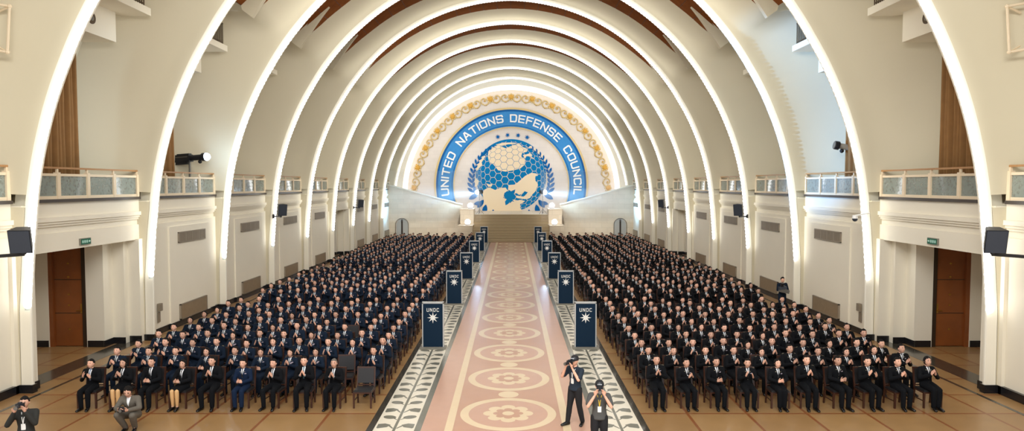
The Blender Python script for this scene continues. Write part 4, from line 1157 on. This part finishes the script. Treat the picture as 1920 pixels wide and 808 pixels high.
RFm = [variant('RF%d'%i, P, dict(UB, hair='bun', female=True)) for i, P in enumerate(fposes)]
variant('Lblue', poses[3], dict(UL, hair='short'))
variant('suit_a', poses[1], dict(SU, tie='tieblue', hair='short')); variant('suit_b', poses[3], dict(SU, hair='short'))
variant('suit_c', seated('clap',-0.1,0.06,0.05,knees=0.15), dict(SU, hair='short')); variant('suit_teal', seated('clap',0.0,0.03,0.03,knees=0.14), dict(SU, tie='tieteal', hair='short'))
variant('suit_grey', seated('clap',0.05,0.05,0.05,knees=0.12), dict(SU, hair='grey'))
variant('woman_skirt', fposes[1], dict(SU, hair='tail', female=True, skirt=True)); variant('woman_skirt2', fposes[0], dict(SU, hair='long', female=True, skirt=True))
# lighter copies for the middle rows and the far crowd
def decim(mb, ratio):
    me = bpy.data.meshes.new('t'); me.from_pydata(mb.v, [], mb.f)
    for m in mb.mats: me.materials.append(m)
    me.polygons.foreach_set('material_index', mb.m); me.update()
    o = bpy.data.objects.new('t', me); COL.objects.link(o); d = o.modifiers.new('d','DECIMATE'); d.ratio = ratio
    dg = bpy.context.evaluated_depsgraph_get(); m2 = bpy.data.meshes.new_from_object(o.evaluated_get(dg))
    out = MB(); out.v = [tuple(v.co) for v in m2.vertices]; out.f = [tuple(p.vertices) for p in m2.polygons]; out.m = [p.material_index for p in m2.polygons]; out.mats = list(mb.mats)
    bpy.data.objects.remove(o); bpy.data.meshes.remove(me); bpy.data.meshes.remove(m2); return out
mid = {}; far = {}
def joined(mbs):
    return merged({str(i): m for i, m in enumerate(mbs)})
for key in LV+RV+LF+RFm:
    parts = full[key][0]; md = joined([decim(merged(parts, ('hair',)), 0.5), parts['hair']]); me = md.mesh('person', True); mid[key] = me
    hd = decim(parts['hair'], 0.22); hc = Vector((0,0,0))
    for v in hd.v: hc += Vector(v)
    hc /= len(hd.v); hd.v = [tuple(hc+(Vector(v)-hc)*1.06) for v in hd.v]
    far[key] = joined([decim(merged(parts, ('buttons','insignia','hair')), 0.11), hd])

def place_full(key, x, y, rz, label, grp, sc_=1.0, z=0.0, name='person'):
    r = empty(name, (x,y,z), label, 'person', grp, rz); r.scale = (sc_,sc_,sc_)
    for n, me in full[key][1]:
        o = meshobj(n, me, r)
    return r
def chair(x, y, rz, label, grp, parts):
    if parts:
        r = empty('chair', (x,y,0), label, 'chair', grp, rz)
        for n, me in CHM: meshobj(n, me, r)
    else:
        r = meshobj('chair', CH1, None, (x,y,0), rz); tag(r, label, 'chair', grp)
    return r
rowsA = [17.95+1.09*i for i in range(10)]; rowsA[0] = 17.9; rowsA[1] = 19.15
rowsB = [30.3+1.24*i for i in range(9)]; rowsC = [42.5+1.2*i for i in range(20)]
NUM = ['one','two','three','four','five','six','seven','eight','nine','ten']
rnd = random.Random(11)
front_left = {9:('suit_a','person in black suit and pale blue tie clapping'),8:('woman_skirt2','person in black suit and skirt behind the crouching photographer'),7:('suit_b','person in dark suit with hands low'),
  6:('woman_skirt','person in black skirt suit with tan stockings'),5:('suit_c','person in dark suit leaning forward, knees apart'),4:('Lblue','person in blue uniform with hands low'),3:('suit_c','person in dark suit with clasped raised hands'),
  2:('suit_teal','person in dark suit with teal tie'),1:('suit_grey','grey-haired person in dark suit')}
crowd_v = []; crowd = {}; farch = MB(); cm = MB()
def add_far(mb, src, x, y, rz, s=1.0):
    c, s_ = math.cos(rz), math.sin(rz); o = len(mb.v)
    mb.v += [(x+s*(c*v[0]-s_*v[1]), y+s*(s_*v[0]+c*v[1]), s*v[2]) for v in src.v]
    ks = [mb.mi(m) for m in src.mats]; mb.f += [tuple(i+o for i in f) for f in src.f]; mb.m += [ks[i] for i in src.m]
for s in (-1,1):
    for r_i, y in enumerate(rowsA+rowsB+rowsC):
        for c_i in range(10):
            jx = rnd.uniform(-.07,.07) if r_i else rnd.uniform(-.02,.02); jy = rnd.uniform(-.06,.06) if r_i else rnd.uniform(-.03,.03)
            x = s*(4.02+0.822*c_i)+jx + (0.0 if s > 0 else 0.10); yy = y+jy
            face = math.atan2(-(x)*0.35, yy)*0.5*1 ; rz = -face*0+rnd.uniform(-.08,.08)-0.12*x/12
            rz = rnd.uniform(-.10,.10)
            fem = rnd.random() < 0.14; pool = (LF if s < 0 else RFm) if fem else (LV if s < 0 else RV); key = rnd.choice(pool); sc_ = rnd.uniform(0.96,1.04)
            empty_seat = s < 0 and ((r_i == 0 and c_i == 0) or (r_i == 1 and c_i == 1) or (r_i == 5 and c_i == 2))
            if s > 0 and r_i == 0: key = [ 'R0','R2','R3','R1','RF1','R0','R3','R1','R0','RF0'][c_i]
            if s < 0 and r_i in (1,2) and rnd.random() < .15: key = 'suit_c'
            row_t = ORD[r_i] if r_i < 19 else ''; seat_t = ORD[c_i]
            where = '%s row, %s seat from the aisle, %s block' % (row_t, seat_t, SIDE[s])
            if r_i < 15:
                fullp = r_i < 3 or (r_i < 4 and c_i < 2)
                if not (empty_seat):
                    if s < 0 and r_i == 0: key, lab = front_left[c_i]; lab = lab+', front row'; grp = 'front row guests, left block'
                    else:
                        kind = ('woman' if 'F' in key else 'man') if False else 'person'
                        lab = '%s in %s%s, %s' % (kind, 'dark suit' if key.startswith('suit') else ('navy uniform' if s < 0 else 'black uniform'), ', hands together' if key in ('L3','R3','LF1','RF1') else ' clapping', where)
                        grp = 'seated audience, %s block' % SIDE[s]
                    if fullp or key not in mid: place_full(key, x, yy, rz, lab, grp, sc_)
                    else:
                        o = meshobj('person', mid[key], None, (x,yy,0), rz); o.scale = (sc_,)*3; tag(o, lab, 'person', grp)
                    cl = 'dark wood chair, occupied, '+where
                else: cl = 'empty dark leather chair, '+where
                chair(x, yy+0.0, rz, cl, 'audience chairs, %s block' % SIDE[s], fullp or empty_seat)
            else:
                if key not in far: key = 'L0' if s < 0 else 'R0'
                add_far(cm, far[key], x, yy, rz, sc_); add_far(farch, CHF, x, yy, rz)
o = bpy.data.objects.new('audience_far_rows', None)
me = bpy.data.meshes.new('seated_crowd'); me.from_pydata(cm.v, [], cm.f)
for m in cm.mats: me.materials.append(m)
me.polygons.foreach_set('material_index', cm.m); me.update(); bpy.data.objects.remove(o)
o = bpy.data.objects.new('seated_crowd', me); COL.objects.link(o); tag(o, 'rows of small uniformed people seated in the far half of the hall', 'crowd', None, 'stuff')
me = bpy.data.meshes.new('far_chairs'); me.from_pydata(farch.v, [], farch.f)
for m in farch.mats: me.materials.append(m)
me.polygons.foreach_set('material_index', farch.m); me.update()
o = bpy.data.objects.new('far_chairs', me); COL.objects.link(o); tag(o, 'dark chairs under the far rows of the audience', 'chairs', None, 'stuff')

# ---- standing and crouching photographers, standing officer
def standing(yaw_b, arms='camera', yaw=0, pitch=0, step=0.10, hgt=1.0):
    P = dict(pelvis=V(0,0,0.95),waist=V(0,0,1.10),chest=V(0,0.0,1.28),neck=V(0,0.0,1.45),head=V(0,-0.03,1.60),
        shL=V(-0.185,0.01,1.38),shR=V(0.185,0.01,1.38),hipL=V(-0.09,0,0.90),hipR=V(0.09,0,0.90),knL=V(-0.11,-0.02-step*.4,0.49),knR=V(0.11,-0.03+step*.4,0.49),
        anL=V(-0.13,-step,0.085),anR=V(0.13,step,0.085),toeL=V(-0.17,-0.14-step,0.03),toeR=V(0.18,-0.13+step,0.03),yaw=yaw,pitch=pitch)
    if arms == 'camera':
        P.update(elL=V(-0.25,-0.20,1.20),elR=V(0.25,-0.20,1.20),wrL=V(-0.10,-0.25,1.47),wrR=V(0.10,-0.25,1.47),
          handL=(V(.35,-.15,.9),V(1,-.1,0),V(0,-.3,1),0.7),handR=(V(-.35,-.15,.9),V(-1,-.1,0),V(0,-.3,1),0.7))
    else:
        P.update(elL=V(-0.25,-0.05,1.12),elR=V(0.25,-0.05,1.12),wrL=V(-0.10,-0.27,1.10),wrR=V(0.10,-0.27,1.06),
          handL=(V(.7,-.6,0),V(0,0,-1),V(0,-.5,.8),0.5),handR=(V(-.7,-.6,0),V(0,0,-1),V(0,-.5,.8),0.5))
    return P
def camera_thing(loc, rz, label, lens=0.16):
    r = empty('photo_camera', loc, label, 'camera', None, rz)
    b = MB(); b.box((-0.07,-0.03,-0.045),(0.07,0.04,0.045),'black'); b.box((-0.03,-0.03,0.045),(0.03,0.03,0.07),'black'); b.build('camera_body', r)
    b = MB(); b.tube((0,-0.03,0),(0,-0.03-lens,0),0.034,0.040,'black',14); b.tube((0,-0.03-lens,0),(0,-0.035-lens,0),0.036,0.036,'grey_metal',14); b.build('lens', r)
def lanyard(P_, body_key, col, card, xoff=0.0):
    jm = [mb for n, mb in full[body_key][0].items() if n in ('jacket','shirt_top','coat')][0]
    bv = BVHTree.FromPolygons([Vector(v) for v in jm.v], jm.f); cz = P_['chest'].z; p = MB()
    rows = [(cz+0.13,-0.055,-0.04),(cz+0.02,-0.025,-0.010),(cz-0.10,-0.008,0.008)]
    project_patch(bv, rows, 0.006, col, p); project_patch(bv, [(z,-b,-a) for z,a,b in rows], 0.006, col, p)
    c = MB(); project_patch(bv, [(cz-0.10,-0.04,0.04),(cz-0.23,-0.04,0.04)], 0.010, card, c); return p, c
def photographer(key, P, outfit, loc, rz, label, lab_cam, lan=None, cam_at=None, sc_=1.0):
    variant(key, P, outfit, 1.6); r = place_full(key, loc[0], loc[1], rz, label, None, sc_)
    if lan:
        a_, b_ = lanyard(P, key, lan, 'card'); a_.build('lanyard', r); b_.build('name_card', r)
    if cam_at is not None:
        p = Matrix.Rotation(rz,3,'Z')@(Vector(cam_at)*sc_)+Vector((loc[0],loc[1],0)); camera_thing(p, rz, lab_cam)
    return r
photographer('ph_a', standing(0,'camera',0.15,0.05,0.13), dict(top='polo_navy', bottom='pants', hair='cap', sleeve=0.75, collar=True, topname='shirt_top', printed=True), (1.68,16.45), -0.75,
    'person in navy shirt and cap standing on the aisle taking a picture', 'black camera held up by the person in the navy shirt', 'card', (0.0,-0.23,1.59), 1.02)
photographer('ph_b', standing(0,'camera',0.0,0.10,0.04), dict(top='polo_grey', bottom='pants', hair='cap', sleeve=0.75, collar=True, topname='shirt_top', printed=True), (2.02,14.45), -0.10,
    'person in grey shirt, cap and yellow lanyard standing taking a picture', 'black camera held up by the person in the grey shirt', 'yellow', (0.0,-0.23,1.58), 1.0)
photographer('ph_c', standing(0,'camera',0.1,0.0,0.04), dict(top='olive', bottom='pants', hair='short', topname='coat'), (-9.86,13.45), 0.25,
    'person in dark olive coat with camera, cut off at the lower left corner', 'camera held up by the person in the olive coat', 'card', (0.0,-0.23,1.60), 0.98)
variant('ph_off', standing(0,'hold',0.1,0.1,0.02), dict(UN, hair='short', cord=False), 1.0)
place_full('ph_off', 12.7, 30.9, 0.1, 'person in dark uniform standing by the right wall, behind the front rows', None, 1.0)
b = MB(); b.obox((12.63,30.52,1.13),(0.42,0.22,0.16),Matrix.Rotation(0.2,3,'Y'),'grey_metal'); b.obox((12.55,30.5,1.27),(0.34,0.2,0.12),Matrix.Rotation(-0.1,3,'Y'),'speakergrille'); b.obox((12.52,30.48,1.42),(0.12,0.12,0.18),Matrix.Rotation(0.3,3,'X'),'black')
tag(b.build('equipment_case'), 'grey equipment case carried by the person standing by the right wall', 'case')
# crouching photographer
P = dict(pelvis=V(0,0.16,0.36),waist=V(0,0.10,0.50),chest=V(0,0.02,0.66),neck=V(0,-0.04,0.81),head=V(0,-0.10,0.93),
    shL=V(-0.165,0.0,0.74),shR=V(0.165,0.0,0.74),elL=V(-0.25,-0.12,0.56),elR=V(0.25,-0.12,0.56),wrL=V(-0.10,-0.33,0.58),wrR=V(0.10,-0.33,0.58),
    handL=(V(.6,-.6,.1),V(.3,0,.9),V(0,-.5,.6),0.6),handR=(V(-.6,-.6,.1),V(-.3,0,.9),V(0,-.5,.6),0.6),
    hipL=V(-0.09,0.12,0.34),hipR=V(0.09,0.12,0.34),knL=V(-0.15,-0.30,0.47),knR=V(0.16,-0.28,0.44),anL=V(-0.10,-0.02,0.09),anR=V(0.10,-0.02,0.09),
    toeL=V(-0.12,-0.17,0.03),toeR=V(0.13,-0.17,0.03),yaw=0.15,pitch=0.35,skirted=False)
variant('ph_d', P, dict(top='tweed', bottom='tweed', shirt=True, hair='bun', female=True, suitcuffs=False), 1.6)
place_full('ph_d', -9.22, 16.05, 0.1, 'person in grey tweed suit crouching with a camera before the front row', None, 1.08)
camera_thing((-9.18,15.63,0.66), 0.1, 'small black camera in the hands of the crouching person', 0.06)

# thin haze hanging in front of the stage walls, where the spotlight beams show
hm = bpy.data.materials.new('thin_haze'); hm.use_nodes = True; nt = hm.node_tree; nt.nodes.clear()
_o = nt.nodes.new('ShaderNodeOutputMaterial'); _v = nt.nodes.new('ShaderNodeVolumeScatter'); _v.inputs['Density'].default_value = 0.05; _v.inputs['Anisotropy'].default_value = 0.3
nt.links.new(_v.outputs[0], _o.inputs['Volume'])
for s in (-1,1):
    b = MB(); b.box((s*3.3,72.2,2.0),(s*13.6,76.45,7.6),'white'); o = b.build('haze'); o.data.materials.clear(); o.data.materials.append(hm)
    tag(o, 'thin haze lit by the %s stage spotlight beam' % SIDE[s], 'haze', None, 'stuff')
